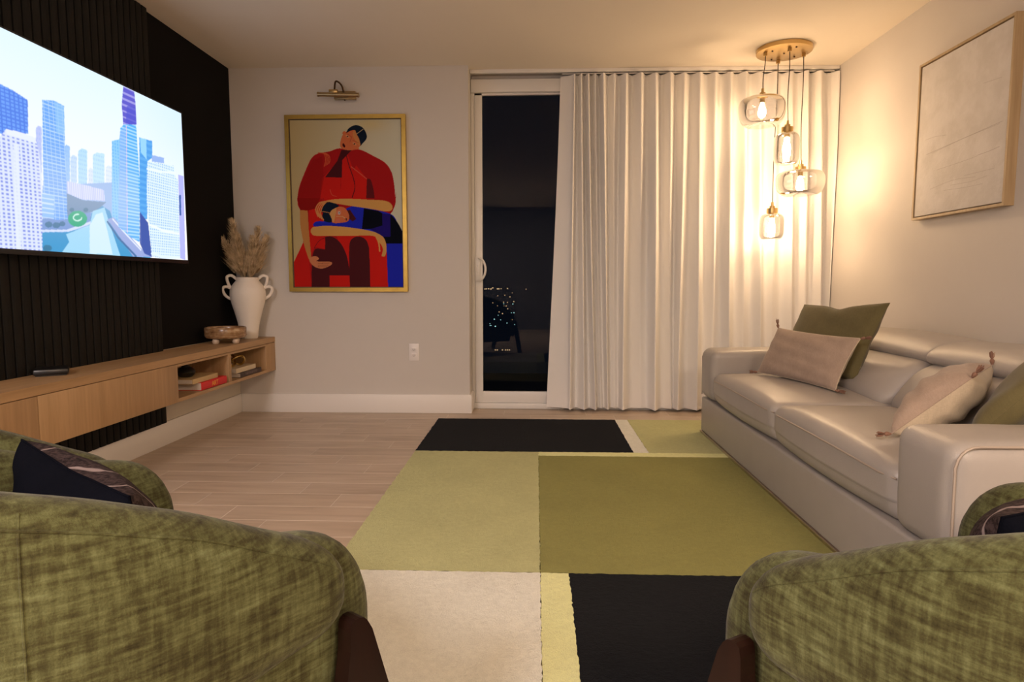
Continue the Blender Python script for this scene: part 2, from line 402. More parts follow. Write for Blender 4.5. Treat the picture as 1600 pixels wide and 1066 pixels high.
# floor: sub-floor (grout) with individually laid wood-look tiles over it
fl = struct(box('floor', XL-.1, XR+.1, YB-.1, YW+.1, -.12, -.0005, M['grout']))
PW, PL = .1610, .5935
tile_me = {}
for k in range(-12, 14):
    y0 = 2.6195+PW*k; y1 = min(y0+PW, YW)
    off = (-1.466+.4*k) % PL
    xs = [XL+.0]+[v for v in [off+PL*j-6*PL for j in range(20)] if XL+.01 < v < XR-.01]+[XR]
    for xa, xb in zip(xs[:-1], xs[1:]):
        g = .0011; key = (round(xb-xa, 4), round(y1-y0, 4))
        if key not in tile_me:
            o = MB().box(0, xb-xa-2*g, 0, y1-y0-2*g, -.008, 0, .0006).build('floor_tile', M['plank'], fl); tile_me[key] = o.data
        else:
            o = bpy.data.objects.new('floor_tile', tile_me[key]); COL.objects.link(o); o.parent = fl
        o.location = (xa+g, y0+g, 0)
o = box('floor_tiling', XL, XR, YB, 2.6195-PW*12-.001, -.01, 0, M['plank'], fl)
struct(box('ceiling', XL-.1, XR+.1, YB-.1, YW+.1, H, H+.1, M['ceiling']))
wl = struct(box('wall_left', XL-.1, XL, YB, YA+.1, 0, H, M['wall_cream']))
o = MB(); o.box(XL-.002, XL+.003, 3.595, YA-.002, .56, H-.002); o.build('black_paint', M['black_wall'], wl)
struct(box('wall_right', XR, XR+.1, YB, YW+.1, 0, H, M['wall']))
struct(box('wall_far', XL-.1, XJ, YA, YW+.1, 0, H, M['wall']))
struct(box('wall_back', XL-.1, XR+.1, YB-.1, YB, 0, H, M['back_room']))
BT = .014
struct(box('baseboard_far', XL+BT, XJ+BT, YA-BT, YA, 0, .136, M['white'], b=.002))
struct(box('baseboard_left', XL, XL+BT, YB, YA-BT-.0005, 0, .136, M['white'], b=.002))
struct(box('baseboard_right', XR-BT, XR, YB, YW-.1, 0, .136, M['white'], b=.002))
struct(box('trim_1', XJ, XJ+BT, YA+.0005, YW-.08, 0, .136, M['white'], b=.002))
struct(box('trim_2', XJ+.001, XR-.001, YW-.02, YW+.08, 2.44, H-.001, M['white']))

# sliding door with its frame, glass and pull handle; fixed window behind the curtain
YD = 4.78
dr = struct(empty('door_1', (XJ, YD, 0)))
def wbox(name, x0, x1, y0, y1, z0, z1, mat, par, b=.002):
    o = MB().box(x0-par.location.x, x1-par.location.x, y0-par.location.y, y1-par.location.y, z0, z1, b).build(name, mat, par, smooth=b > 0); return o
xg0 = at_y(754, 400, YD)[0]; zt = at_y(800, 148, YD)[1]; zb = at_y(800, 612, YD)[1]
wbox('jamb', XJ+.001, xg0-.058, YD-.005, YD+.075, .0, 2.36, M['frame_white'], dr)
wbox('stile', xg0-.056, xg0, YD, YD+.045, .045, zt+.04, M['frame_white'], dr)
wbox('stile', .86, .93, YD, YD+.045, .045, zt+.04, M['frame_white'], dr)
wbox('bottom_rail', xg0, .86, YD, YD+.045, .045, zb, M['frame_white'], dr)
wbox('top_rail', xg0, .86, YD+.01, YD+.045, zt, zt+.04, M['frame_white'], dr)
wbox('sill', XJ+.002, XR-.002, YD-.012, YD+.09, .001, .043, M['frame_white'], dr)
wbox('glass', xg0, .86, YD+.02, YD+.026, zb, zt, M['pane'], dr, 0)
hm = MB(); hx = at_y(743, 420, YD)[0]; z0 = at_y(751, 440, YD)[1]; z1 = at_y(751, 402, YD)[1]
hm.box(hx-.004-XJ, hx+.035-XJ, -.012, 0, z0, z1, .004)
arc = [(hx+.022-XJ+.055*math.sin(t), -.012-.022*math.sin(t)**.7, (z0+z1)/2+(z1-z0)/2*.94*math.cos(t)) for t in np.linspace(0.02, PI-.02, 18)]
hm.tube(arc, .0085, 8); hm.build('handle', M['frame_white'], dr, True)
lk = MB(); lk.box(hx+.006-XJ, hx+.02-XJ, -.017, -.012, (z0+z1)/2-.03, (z0+z1)/2+.03, .002); lk.build('latch', M['frame_white'], dr, True)
wn = struct(empty('window_1', (.93, YD, 0)))
wbox('stile', .931, .99, YD+.046, YD+.09, .045, 2.34, M['frame_white'], wn)
wbox('stile', 2.04, XR-.001, YD+.046, YD+.09, .045, 2.34, M['frame_white'], wn)
wbox('bottom_rail', .99, 2.04, YD+.046, YD+.09, .045, zb, M['frame_white'], wn)
wbox('top_rail', .99, 2.04, YD+.046, YD+.09, zt, zt+.04, M['frame_white'], wn)
wbox('glass', .99, 2.04, YD+.066, YD+.072, zb, zt, M['pane'], wn, 0)
zc0 = at_y(800, 143.5, YD-.03)[1]; zc1 = at_y(800, 123, YD-.03)[1]
bc = tag(empty('blind_cassette', (XJ, YD-.03, zc0)), 'white box of a rolled-up blind above the sliding door, under the ceiling', 'blind')
MB().box(.004, XR-XJ-.01, 0, .11, 0, zc1-zc0, .003).build('cassette', M['frame_white'], bc, True)
MB().box(.012, XR-XJ-.02, .03, .06, -.013, -.0005).build('bottom_bar', M['white'], bc)
ct = tag(empty('curtain_track', (XJ, 4.70, H)), 'white curtain track fixed under the ceiling above the sliding door', 'curtain track')
MB().box(.003, XR-XJ-.004, -.012, .02, -.024, -.0005, .002).build('rail', M['white'], ct, True)
MB().tube([(x, .004, -.034) for x in (.66, 2.56)], .0035, 6).build('runner', M['white'], ct, True)

# balcony and the night city beyond the glass
struct(box('floor_balcony', -3, 4, YW+.101, 6.9, -.12, -.03, M['back_room']))
cl = MB(); cg = MB()
random.seed(3)
def city_pt(px, py, r, mb):
    Y = 240.0; X, Z = at_y(px, py, Y); mb.lathe([(0, -r), (r*.8, -r*.5), (r, 0), (r*.8, r*.5), (0, r)], 6, (X, Y, Z))
for _ in range(10): city_pt(random.uniform(757, 800), 451+random.uniform(-1, 1), random.uniform(.20, .30), cl)
for _ in range(8): city_pt(random.uniform(760, 806), random.uniform(456, 474), random.uniform(.14, .24), cl)
for _ in range(14): city_pt(random.uniform(756, 808), random.uniform(474, 500), random.uniform(.12, .24), cg if random.random() < .5 else cl)
for _ in range(5): city_pt(random.uniform(765, 805), random.uniform(500, 514), random.uniform(.08, .2), cg)
for x in (774, 777, 785, 790, 793, 796): city_pt(x, 547, .26, cl)
city_pt(822, 452, .2, cl); city_pt(774, 510, .26, cg)
for mb_, mt_, lb in ((cl, 'city', 'orange specks of distant city lights seen through the sliding door'), (cg, 'city_green', 'whitish green specks of distant city lights seen through the sliding door')):
    o = mb_.build('city_lights', M[mt_]); o['kind'] = 'stuff'; tag(o, lb, 'city lights')

# ceiling lamps behind the camera
for i, ((lx, ly), p, c) in enumerate(CEIL_LAMPS):
    t = tag(empty('ceiling_lamp', (lx, ly, H)), 'round flush ceiling lamp behind the armchairs, %s' % ('on the television side' if i == 0 else 'on the sofa side'), 'lamp')
    MB().lathe([(.50, -.001), (.50, -.026), (.49, -.028), (.48, -.022)], 32).build('rim', M['white'], t, True)

# ================================================================== LEFT WALL
sp = tag(empty('slat_panel', (XL, 3.6, .137)), 'black vertical slat panel covering the wall behind the television', 'wall panel')
Y0s = 1.30
MB().box(.0005, .010, Y0s-3.6, -.004, 0, H-.139).build('backing', M['slat_back'], sp)
sd = None; k = 0; y = 3.55
ys = [3.5535-.0527*i for i in range(43)]
o = MB().box(0, .020, 0, .0435, 0, H-.1395, .0012).build('slat', M['slat'], sp, True); sd = o.data; o.location = (.0101, ys[0]-3.6+.004, 0)
for yy in ys[1:]:
    o = bpy.data.objects.new('slat', sd); COL.objects.link(o); o.parent = sp; o.location = (.0101, yy-3.6+.0045, 0)
XP = XL+.0305      # front of slats

# floating oak cabinet
XF = -1.907; ZB, ZT = .313, .557
cb = tag(empty('media_cabinet', (XP+.001, YA, ZB)), 'long floating light oak media cabinet with two open niches under the television', 'cabinet')
CX, CY = cb.location.x, cb.location.y; YC0 = 1.45
def cbox(name, x0, x1, y0, y1, z0, z1, mat, b=.001): return MB().box(x0-CX, x1-CX, y0-CY, y1-CY, z0-ZB, z1-ZB, b).build(name, mat, cb, b > 0)
ND = (3.317, 3.885, 3.920, 4.442); zi0, zi1 = .332, .503
def deckb(nm, xf, z0, z1, yend): MB().prism([(0, YC0-CY), (xf-CX, YC0-CY), (xf-CX, yend-CY), (XL+.0035-CX, yend-CY), (XL+.0035-CX, 3.598-CY), (0, 3.598-CY)], 'z', z0-ZB, z1-ZB).build(nm, M['oak_long'], cb)
deckb('top_board', XF, .5195, ZT, YA-.001)
cbox('top_rail', CX+.01, XF-.002, ND[0]-.01, ND[3]+.001, zi1, .5165, M['oak_long'], 0)
deckb('bottom_board', XF-.001, ZB, zi0, YA-.0155)
cbox('divider', CX, XF-.001, ND[1], ND[2], zi0+.0003, zi1-.0003, M['oak_up'])
cbox('side_panel', CX, XF-.001, ND[0]-.018, ND[0], zi0+.0003, .5165, M['oak_up'])
cbox('side_panel', XL+.0035, XF-.0012, ND[3], YA-.001, zi0-.0188, .5165, M['oak_up'])
cbox('back_panel', CX, CX+.008, ND[0]+.0005, ND[1]-.0005, zi0+.0005, zi1-.0005, M['oak_up'], 0)
cbox('back_panel', CX, CX+.008, ND[2]+.0005, ND[3]-.0005, zi0+.0005, zi1-.0005, M['oak_up'], 0)
cbox('carcass', CX, XF-.022, YC0, ND[0]-.0185, zi0+.0003, .512, M['oak_up'], 0)
cbox('door', XF-.019, XF, 2.3555, ND[0]-.0005, ZB-.0005+.001, .5165, M['oak_up'])
cbox('door', XF-.019, XF, YC0, 2.352, ZB-.0005+.001, .5165, M['oak_up'])

# television
TX = -2.059; zt0, zt1 = 1.083, 1.928; ty1 = 3.742; ty0 = ty1-1.507
tv = tag(empty('television', (TX, (ty0+ty1)/2, zt0)), 'large flat wall-mounted television showing skyscrapers beside a river', 'television')
TCY = tv.location.y
bz = MB(); e = .007
bz.box(-.030, -.0015, ty0-e-TCY, ty1+e-TCY, -.020, zt1-zt0+e, .003)
bz.build('housing', M['black_plastic'], tv, True)
fr = MB(); W2 = (ty1-ty0)/2
fr.box(-.0015, .0015, -W2-e, -W2, -.02, zt1-zt0+e); fr.box(-.0015, .0015, W2, W2+e, -.02, zt1-zt0+e)
fr.box(-.0015, .0015, -W2, W2, zt1-zt0, zt1-zt0+e); fr.box(-.0015, .0015, -W2, W2, -.02, 0)
fr.build('bezel', M['black_plastic'], tv)
MB().box(-.0885, -.0305, -.25, .25, .15, .6, .004).build('wall_mount', M['black_plastic'], tv, True)
R = Raster(ty0, ty1, zt0, zt1, 560, 314, srgb(235, 246, 255)[:3])
def tp(*pts): return [at_x(x, y, TX) for x, y in pts]
def ca(*pts): return tp(*[(a/2.96, 40+b/2.96) for a, b in pts])
def cb2(*pts): return tp(*[(150+a/3.44, 110+b/3.44) for a, b in pts])
def L3(*c): return np.array(srgb(*c)[:3])
tt = np.clip((R.Z-1.30)/(zt1-1.30), 0, 1)[..., None]; R.C = L3(252, 250, 246)*(1-tt)+L3(222, 240, 255)*tt
uu = np.clip((R.A-3.2)/.5, 0, 1)[..., None]*tt*.6; R.C = R.C*(1-uu)+L3(205, 228, 250)*uu
def bld(pts, col, grid=None, gcol=None, alpha=.5, hz=None, f=(.45, .45)):
    k = R.fill(pts, L3(*col)); a0 = min(p[0] for p in pts); nv = R.A[k]
    if grid:
        gy, gz = grid; gm = np.zeros_like(k)
        if gy: gm |= ((R.A-a0) % gy) < gy*f[0]
        if gz: gm2 = (R.Z % gz) < gz*f[1]; gm = (gm & gm2) if gy and hz is None else (gm | gm2)
        gm &= k; R.C[gm] = R.C[gm]*(1-alpha)+L3(*gcol)*alpha
    return k
for x, ytop, wd, c in ((100, 226, 9, (150, 190, 245)), (110, 242, 10, (190, 212, 250)), (122, 232, 14, (176, 214, 250)), (138, 262, 8, (215, 225, 252)), (145, 238, 18, (186, 220, 250)), (165, 258, 10, (220, 230, 252)), (56, 196, 9, (180, 190, 240))):
    bld(tp((x, ytop+4), (x+wd*.4, ytop), (x+wd, ytop+3), (x+wd, 300), (x, 300)), c, (.012, .02), (120, 165, 235), .35)
R.fill(tp((66, 290), (180, 285), (180, 408), (66, 400)), L3(150, 180, 225))
bld(tp((104, 283), (136, 290), (162, 297), (164, 314), (128, 312), (105, 302)), (214, 218, 250), (.013, None), (160, 172, 232), .6)
R.fill(tp((104, 302), (130, 313), (166, 316), (150, 330), (104, 340)), L3(110, 140, 175))
R.fill(tp((62, 362), (100, 363), (138, 355), (143, 333), (160, 322), (172, 330), (178, 350), (205, 378), (240, 406), (62, 394)), L3(70, 150, 200))
R.fill(tp((103, 366), (140, 352), (145, 330), (163, 324), (172, 352), (188, 400), (130, 398), (96, 395), (108, 378)), L3(178, 224, 246), .75)
R.fill(tp((140, 352), (150, 335), (160, 332), (168, 362), (176, 398), (140, 396)), L3(235, 245, 252), .55)
R.fill(tp((64, 358), (66, 342), (106, 338), (142, 332), (141, 345), (135, 352), (104, 361), (80, 362)), L3(120, 150, 205))
R.fill(tp((64, 359), (104, 359), (141, 346), (142, 350), (108, 362), (64, 363)), L3(205, 215, 245))
el = [(121+15*math.cos(t), 342+12.5*math.sin(t)) for t in np.linspace(0, 2*PI, 30)]
R.fill(tp(*el), L3(40, 165, 125)); R.line(tp(*[(121+6.5*math.cos(t), 340+5*math.sin(t)) for t in np.linspace(0, 5, 20)]), .006, L3(200, 235, 225))
for x, y_, r_ in ((76, 351, 6), (88, 352, 6), (97, 350, 5), (74, 388, 7), (134, 328, 4), (112, 328, 4), (103, 330, 3)):
    R.fill(tp(*[(x+r_*math.cos(t), y_+r_*.8*math.sin(t)) for t in np.linspace(0, 2*PI, 12)]), L3(60, 110, 140), .8)
# left towers
bld(ca((0, 270), (60, 300), (128, 345), (130, 500), (0, 500), (-260, 400), (-260, 180)), (112, 158, 244), (.022, .015), (80, 118, 215), .8, 1, (.35, .4))
bld(ca((195, 343), (250, 347), (296, 372), (300, 560), (312, 895), (260, 900), (190, 880), (190, 780), (200, 770)), (110, 164, 240), (.026, .0150), (196, 222, 252), .7, 1, (.12, .25))
R.fill(ca((250, 350), (296, 374), (299, 500), (262, 500)), L3(150, 196, 248), .6)
bld(ca((190, 770), (250, 790), (250, 895), (190, 885)), (140, 185, 240), (None, .02), (215, 230, 252), .7, 1, (.1, .3))
bld(ca((-260, 400), (-40, 500), (0, 512), (28, 478), (90, 500), (165, 520), (182, 600), (192, 700), (196, 1045), (0, 1030), (-260, 1015)), (214, 222, 255), (.0235, .0150), (92, 112, 205), .78, None, (.5, .5))
R.fill(ca((28, 478), (90, 492), (165, 520), (165, 545), (88, 520), (28, 505)), L3(228, 234, 255))
R.fill(ca((60, 545), (88, 548), (98, 1040), (74, 1040)), L3(225, 232, 255), .8)
# right-hand towers
bld(cb2((85, 380), (125, 370), (130, 330), (145, 310), (145, 850), (85, 785)), (112, 180, 240), (.02, .016), (160, 214, 250), .5, 1, (.4, .4))
bld(cb2((232, 360), (302, 380), (302, 470), (275, 490), (275, 800), (235, 800)), (84, 156, 226), (None, .03), (110, 180, 236), .5)
R.fill(cb2((236, 362), (270, 370), (272, 480), (240, 440)), L3(150, 206, 244))
R.fill(cb2((300, 455), (365, 470), (365, 500), (300, 490)), L3(150, 178, 232))
R.fill(cb2((60, 800), (95, 790), (235, 950), (300, 1003), (200, 1002)), L3(150, 165, 215)); R.fill(cb2((235, 760), (280, 820), (300, 1003), (260, 985), (235, 930)), L3(70, 90, 165))
R.line(cb2((62, 815), (120, 900), (215, 1000)), .012, L3(70, 110, 160)); R.line(cb2((90, 800), (160, 880), (240, 965)), .008, L3(225, 232, 250))
bld(cb2((130, 310), (150, 290), (215, 292), (235, 600), (234, 925), (190, 900), (120, 840), (128, 500)), (86, 170, 238), (None, .017), (186, 226, 252), .7, 1, (.1, .42))
R.fill(cb2((128, 330), (158, 300), (166, 870), (118, 835)), L3(150, 180, 236), .55); R.line(cb2((163, 300), (168, 870)), .006, L3(235, 190, 215), .7)
bld(cb2((146, 85), (205, 112), (212, 180), (218, 292), (145, 290), (138, 180)), (96, 92, 198), (None, .03), (190, 185, 240), .55, 1, (.1, .3))
R.fill(cb2((165, 190), (213, 198), (217, 288), (160, 286)), L3(84, 86, 200), .8)
bld(cb2((275, 490), (420, 512), (425, 575), (440, 590), (452, 1012), (380, 1018), (300, 1000), (285, 850), (272, 700)), (224, 240, 255), (.0175, .0145), (96, 160, 230), .70, None, (.5, .55))
R.line(cb2((286, 830), (360, 862), (448, 880)), .014, L3(238, 246, 255)); R.line(cb2((275, 530), (350, 545), (425, 552)), .012, L3(236, 246, 255)); R.line(cb2((300, 985), (380, 1008), (450, 1006)), .016, L3(225, 240, 255))
R.fill(cb2((442, 560), (470, 568), (480, 1020), (452, 1010)), L3(176, 178, 238)); R.fill(cb2((446, 670), (456, 670), (458, 780), (448, 780)), L3(70, 100, 170))
lum = R.C.mean(axis=2, keepdims=True); hi = np.clip((lum-.72)/.22, 0, 1); hi = hi*hi*(3-2*hi)

for _ in range(1):
    q_ = np.pad(R.C, ((1, 1), (1, 1), (0, 0)), 'edge'); R.C = sum(q_[a:a+R.C.shape[0], b:b+R.C.shape[1]]*w_ for a, b, w_ in ((0, 1, .125), (2, 1, .125), (1, 0, .125), (1, 2, .125), (1, 1, .5)))
hz_ = np.exp(-((R.Z-1.36)/.16)**2)[..., None]*.18*((R.A > 2.62)&(R.A < 3.30))[..., None]; R.C = R.C*(1-hz_)+L3(244, 244, 250)*hz_
R.C = R.C/TV_GAIN*1.08*(1-hi)+np.clip(R.C, 0, 1)*np.array([.50, .505, .51])*hi          # the sky on the screen is far brighter than the buildings
R.build('screen', M['tv_picture'], tv, lambda a, z: (.0004, a-TCY, z-zt0))

# ------------------------------------------------------------------ things on the cabinet
ZC = ZT+.0004
mbx = tag(empty('media_box', (-2.080, 2.655, ZC), .62), 'small black streaming box lying on the oak cabinet under the television', 'media player')
MB().box(-.062, .062, -.068, .068, .004, .030, .008).build('case', M['black_plastic'], mbx, True)
MB().box(-.054, .054, -.06, .06, 0, .0045).build('foot', M['black_plastic'], mbx)
vs = tag(empty('vase', (-2.030, 4.455, ZC)), 'tall matte white amphora vase with four looped handles at the end of the oak cabinet', 'vase')
prof = [(.0, .0), (.058, 0), (.062, .006), (.066, .05), (.078, .12), (.098, .20), (.118, .27), (.128, .325), (.126, .365), (.112, .40), (.092, .425), (.080, .44), (.079, .452), (.084, .462), (.079, .464), (.071, .455), (.070, .44), (.08, .42), (.09, .40), (.0, .395)]
prof = [(r*.93, z*.93) for r, z in prof]
MB().lathe([(.0, .372)]+[(r, z) for r, z in prof[::-1][1:]], 48).build('body', M['ceramic'], vs, True)
for sgn in (-1, 1):
    # local frame: the handle pair lies in the plane facing the camera
    ca_, sa_ = math.cos(.42), math.sin(.42)
    def P(r, z): r = .1+(r-.1)*.78 if r > .1 else r; return (sgn*r*ca_, sgn*r*sa_, z*.93)
    MB().tube(catmull([P(.068, .448), P(.10, .476), P(.134, .470), P(.140, .450), P(.126, .405), P(.104, .375)], 6), .0105, 10).build('handle', M['ceramic'], vs, True)
    MB().tube(catmull([P(.112, .380), P(.14, .392), P(.170, .388), P(.178, .365), P(.155, .325), P(.113, .300)], 6), .0105, 10).build('handle', M['ceramic'], vs, True)
# pampas stems
random.seed(11)
def pampas(i, top, bend, lab):
    root = tag(empty('pampas_stem', vs.location+Vector((0, 0, .352))), lab, 'pampas grass', 'pampas grass in the white vase')
    b = Vector((top[0]*.10, top[1]*.10, .006)); t_ = Vector(top)
    mid = b.lerp(t_, .5)+Vector(bend)
    pts = catmull([b, b.lerp(mid, .6), mid, t_], 8)
    MB().tube(pts, [.0022]*(len(pts)-1)+[.0008], 5).build('stalk', M['pampas'], root, True)
    pl = MB(); n = len(pts); i0 = 5
    for k in range(900):
        u = random.random()**.9; f = i0+u*(n-1-i0); q = int(min(f, n-2)); p = pts[q].lerp(pts[q+1], f-q); d = (pts[min(q+1, n-1)]-pts[q]).normalized()
        an = random.uniform(0, 2*PI); s = d.cross(Vector((math.cos(an), math.sin(an), .3))).normalized()
        L = (.100*(1-u)**.6+.022)*random.uniform(.6, 1.1); tip = p+d*L*1.05+s*L*random.uniform(.22, .85)+Vector((0, 0, -.1*L)); w_ = s.cross(d).normalized()*.0022
        mdp = p.lerp(tip, .5)+s*L*.08; w2 = d.cross(w_).normalized()*.0022
        pl.add([p-w_*.4, p+w_*.4, mdp+w_, mdp-w_, tip, mdp+w2], [(0, 1, 2, 3), (3, 2, 4), (3, 5, 4), (2, 5, 4)])
    o = mob('plume', pl.V, pl.F, M['pampas'], root); o['kind'] = 'stuff'
pampas(0, (-.080, -.030, .47), (-.01, 0, .02), 'tallest dried pampas plume, leaning slightly left in the white vase')
pampas(1, (-.150, -.045, .345), (.02, 0, .03), 'leftmost dried pampas plume, spreading out low over the black wall')
pampas(2, (-.030, -.07, .36), (0, 0, 0), 'short dried pampas plume in the middle of the white vase')
pampas(3, (.100, -.02, .42), (.0, 0, 0), 'dried pampas plume reaching up on the right of the white vase')
pampas(4, (.128, .04, .36), (-.01, 0, .02), 'rightmost dried pampas plume, against the pale wall')
pampas(5, (.045, .03, .31), (0, 0, 0), 'short dried pampas plume behind the right-hand ones in the white vase')
pampas(6, (-.075, -.01, .38), (-.01, 0, 0), 'dried pampas plume between the tallest and the leftmost in the white vase')
pampas(7, (.070, -.05, .35), (.01, 0, 0), 'front dried pampas plume right of centre in the white vase')

bw = tag(empty('footed_bowl', (-2.035, 4.12, ZC)), 'brown marbled stone bowl on chunky pale feet, in front of the white vase', 'bowl')
rb = .128
MB().lathe([(0, .03), (rb*.70, .030), (rb*.93, .036), (rb, .05), (rb, .098), (rb-.004, .104), (rb-.011, .104), (rb-.014, .098), (rb-.014, .055), (rb*.6, .045), (0, .045)], 48).build('bowl', M['stone'], bw, True)
for an in (-1.9, -.35, 1.2, 2.75):
    f = MB()
    f.lathe([(0, 0), (.015, 0), (.0215, .008), (.022, .018), (.017, .030), (0, .034)], 14, (math.cos(an)*rb*.66, math.sin(an)*rb*.66, 0)); f.build('foot', M['stone_pale'], bw, True)

def book(name, x1, y0, wd, ln, z, th, cov, label, title=None, tcol=None, hgt=.02, rz=0.0, rspine=False):
    """book lying flat, spine to the front (+x)"""
    root = tag(empty(name, (x1, y0+wd/2, z), rz), label, 'book')
    c = MB(); c.box(-ln, -.003, -wd/2, wd/2, 0, .0025); c.box(-ln, -.003, -wd/2, wd/2, th-.0025, th)
    if rspine:
        n = 8; poly = [(-.004, 0)]+[(-.003+.006*math.cos(t), th/2+th/2*math.sin(t)) for t in np.linspace(-PI/2, PI/2, n)]+[(-.004, th)]
        c.prism([(p[0], p[1]) for p in poly], 'y', -wd/2, wd/2)
    else: c.box(-.003, 0, -wd/2, wd/2, 0, th)
    c.build('cover', cov, root)
    MB().box(-ln+.004, -.0035, -wd/2+.003, wd/2-.003, .0027, th-.0027).build('pages', M['paper'], root)
    if title:
        cu = bpy.data.curves.new('title', 'FONT'); cu.body = title; cu.size = hgt; cu.align_x = 'CENTER'; cu.align_y = 'CENTER'; cu.extrude = .0004
        to = bpy.data.objects.new('title', cu); COL.objects.link(to); bpy.context.view_layer.update()
        me = bpy.data.meshes.new_from_object(to); bpy.data.objects.remove(to); me.materials.clear(); me.materials.append(tcol)
        o = bpy.data.objects.new('title', me); COL.objects.link(o); o.parent = root
        o.location = (.0036 if rspine else .0006, 0, th/2); o.rotation_euler = (PI/2, 0, PI/2)
    return root
z1_ = zi0+.0006
book('book', XF-.006, 3.585-.02, .295, .215, z1_, .046, M['book_red'], 'thick red book with gold letters on its spine in the left niche', 'ART', M['book_ink'], .040, 0, True)
book('book', XF-.022, 3.50, .285, .205, z1_+.0466, .027, M['book_tan'], 'tan book lying on the thick red book in the left niche', None, None)
book('book', XF-.012, 4.105-.04, .315, .205, z1_, .030, M['book_dark'], 'dark brown book with faint lettering, lowest of the two in the right niche', 'THE HOUSE BOOK', M['book_ink2'], .022)
book('book', XF-.030, 4.045, .285, .195, z1_+.0306, .030, M['book_white'], 'cream book lying on the dark brown book in the right niche', None, None)
dk = tag(empty('dark_ornament', (XF-.115, 3.600, z1_+.0466+.0276)), 'squat black lidded pot on the tan book in the left niche', 'ornament')
MB().lathe([(0, 0), (.030, 0), (.046, .014), (.052, .030), (.044, .048), (.026, .058), (.020, .060), (0, .060)], 28).build('pot', M['dark_object'], dk, True)
MB().lathe([(0, .0602), (.022, .0602), (.022, .064), (.008, .070), (.010, .078), (0, .082)], 20).build('lid', M['dark_object'], dk, True)
kn = tag(empty('knot_ornament', (XF-.115, 4.165, z1_+.0612)), 'small gold looped knot ornament on the cream book in the right niche', 'ornament')
kp = [(.028*(math.sin(t)+1.7*math.sin(2*t)), .028*(math.cos(t)-1.7*math.cos(2*t)), .041+.031*math.sin(3*t)) for t in np.linspace(0, 2*PI, 90)]
MB().tube(kp, .0085, 8, False).build('knot', M['gold_knot'], kn, True)

# ================================================================== FAR WALL
# framed painting
px0, px1, pz0, pz1 = -1.775, -.917, .887, 2.127
pf = tag(empty('framed_painting', ((px0+px1)/2, YA-.001, pz0)), 'gold-framed painting of a figure in red cradling a reclining figure in blue', 'painting')
pc = pf.location.x; hw = (px1-px0)/2; hh = pz1-pz0; fwid = .034
def mitre(mb, hw, z0, z1, wd, y0, y1):
    # four mitred mouldings
    o = [(-hw, z0), (hw, z0), (hw, z1), (-hw, z1)]; i = [(-hw+wd, z0+wd), (hw-wd, z0+wd), (hw-wd, z1-wd), (-hw+wd, z1-wd)]
    for k in range(4):
        a, b = o[k], o[(k+1) % 4]; c, d = i[(k+1) % 4], i[k]; mb.prism([a, b, c, d], 'y', y0, y1)
for k in range(4):
    q = MB(); o_ = [(-hw, 0), (hw, 0), (hw, hh), (-hw, hh)]; wd = fwid-.006
    i_ = [(-hw+wd, wd), (hw-wd, wd), (hw-wd, hh-wd), (-hw+wd, hh-wd)]
    q.prism([o_[k], o_[(k+1) % 4], i_[(k+1) % 4], i_[k]], 'y', -.034, 0)
    q.build('frame_moulding', M['gold_frame'], pf)
q = MB(); mitre(q, hw-fwid+.0062, fwid-.0062, hh-fwid+.0062, .0062, -.026, -.002); q.build('inner_lip', M['dark_brown'], pf)
cx0, cx1, cz0, cz1 = px0+fwid, px1-fwid, pz0+fwid, pz1-fwid
R = Raster(cx0, cx1, cz0, cz1, 330, 490, (0, 0, 0))
YP = YA-.02
def q1(*pts): return [at_y(430+a/7.105, 160+b/7.105, YP) for a, b in pts]
def q2(*pts): return [at_y(430+a/6.273, 300+b/6.273, YP) for a, b in pts]
def sm(pts, n=6): return [(v[0], v[1]) for v in catmull([(p[0], p[1], 0) for p in pts], n, True)]
def so(pts, n=8): return [(v[0], v[1]) for v in catmull([(p[0], p[1], 0) for p in pts], n)]
def K(r, g, b): return np.array(seen(r, g, b, .8)[:3])*.74
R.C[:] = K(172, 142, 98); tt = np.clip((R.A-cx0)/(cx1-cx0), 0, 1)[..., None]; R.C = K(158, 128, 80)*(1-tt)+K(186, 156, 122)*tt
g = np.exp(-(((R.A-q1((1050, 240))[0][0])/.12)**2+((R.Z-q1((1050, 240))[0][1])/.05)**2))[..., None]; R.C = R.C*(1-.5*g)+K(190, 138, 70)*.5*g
RED, RED2, RED3 = K(140, 18, 16), K(168, 22, 14), K(118, 14, 10)
TAN, TAN2, FACE = K(182, 118, 56), K(160, 98, 46), K(178, 84, 44)
MAR, MAR2, NAVY_, BLU, BLK = K(62, 18, 18), K(52, 10, 14), K(20, 16, 66), K(26, 30, 124), K(16, 22, 30)
body = so(q1((790, 520), (700, 512), (600, 545), (470, 570), (400, 625), (340, 750), (270, 930), (245, 1066)))+q2((215, 60), (222, 130), (245, 178), (262, 300), (275, 495), (175, 705), (160, 960), (1115, 960), (1095, 500), (1060, 440), (1090, 300), (1130, 217))+so(q2((1150, 190), (1180, 110), (1182, 0)))+so(q1((1335, 1066), (1320, 900), (1290, 770), (1220, 670), (1100, 600), (960, 530), (870, 522)))
R.fill(body, RED)
R.fill(q1((520, 850), (745, 600), (800, 560), (870, 760), (900, 700), (1020, 850), (1000, 1066), (500, 1066))+q2((480, 80), (330, 180), (345, 460), (480, 560)), RED2)
R.fill(q1((520, 850), (1015, 850), (1010, 1066), (500, 1066)), RED2); R.fill(q2((470, -20), (900, -20), (900, 90), (480, 90)), RED2)
R.fill(q2((215, 60), (440, 60), (400, 160), (325, 185), (245, 175)), RED3); R.fill(q1((245, 1066), (300, 870), (420, 640), (520, 600), (540, 850), (500, 1066)), RED3, .5)
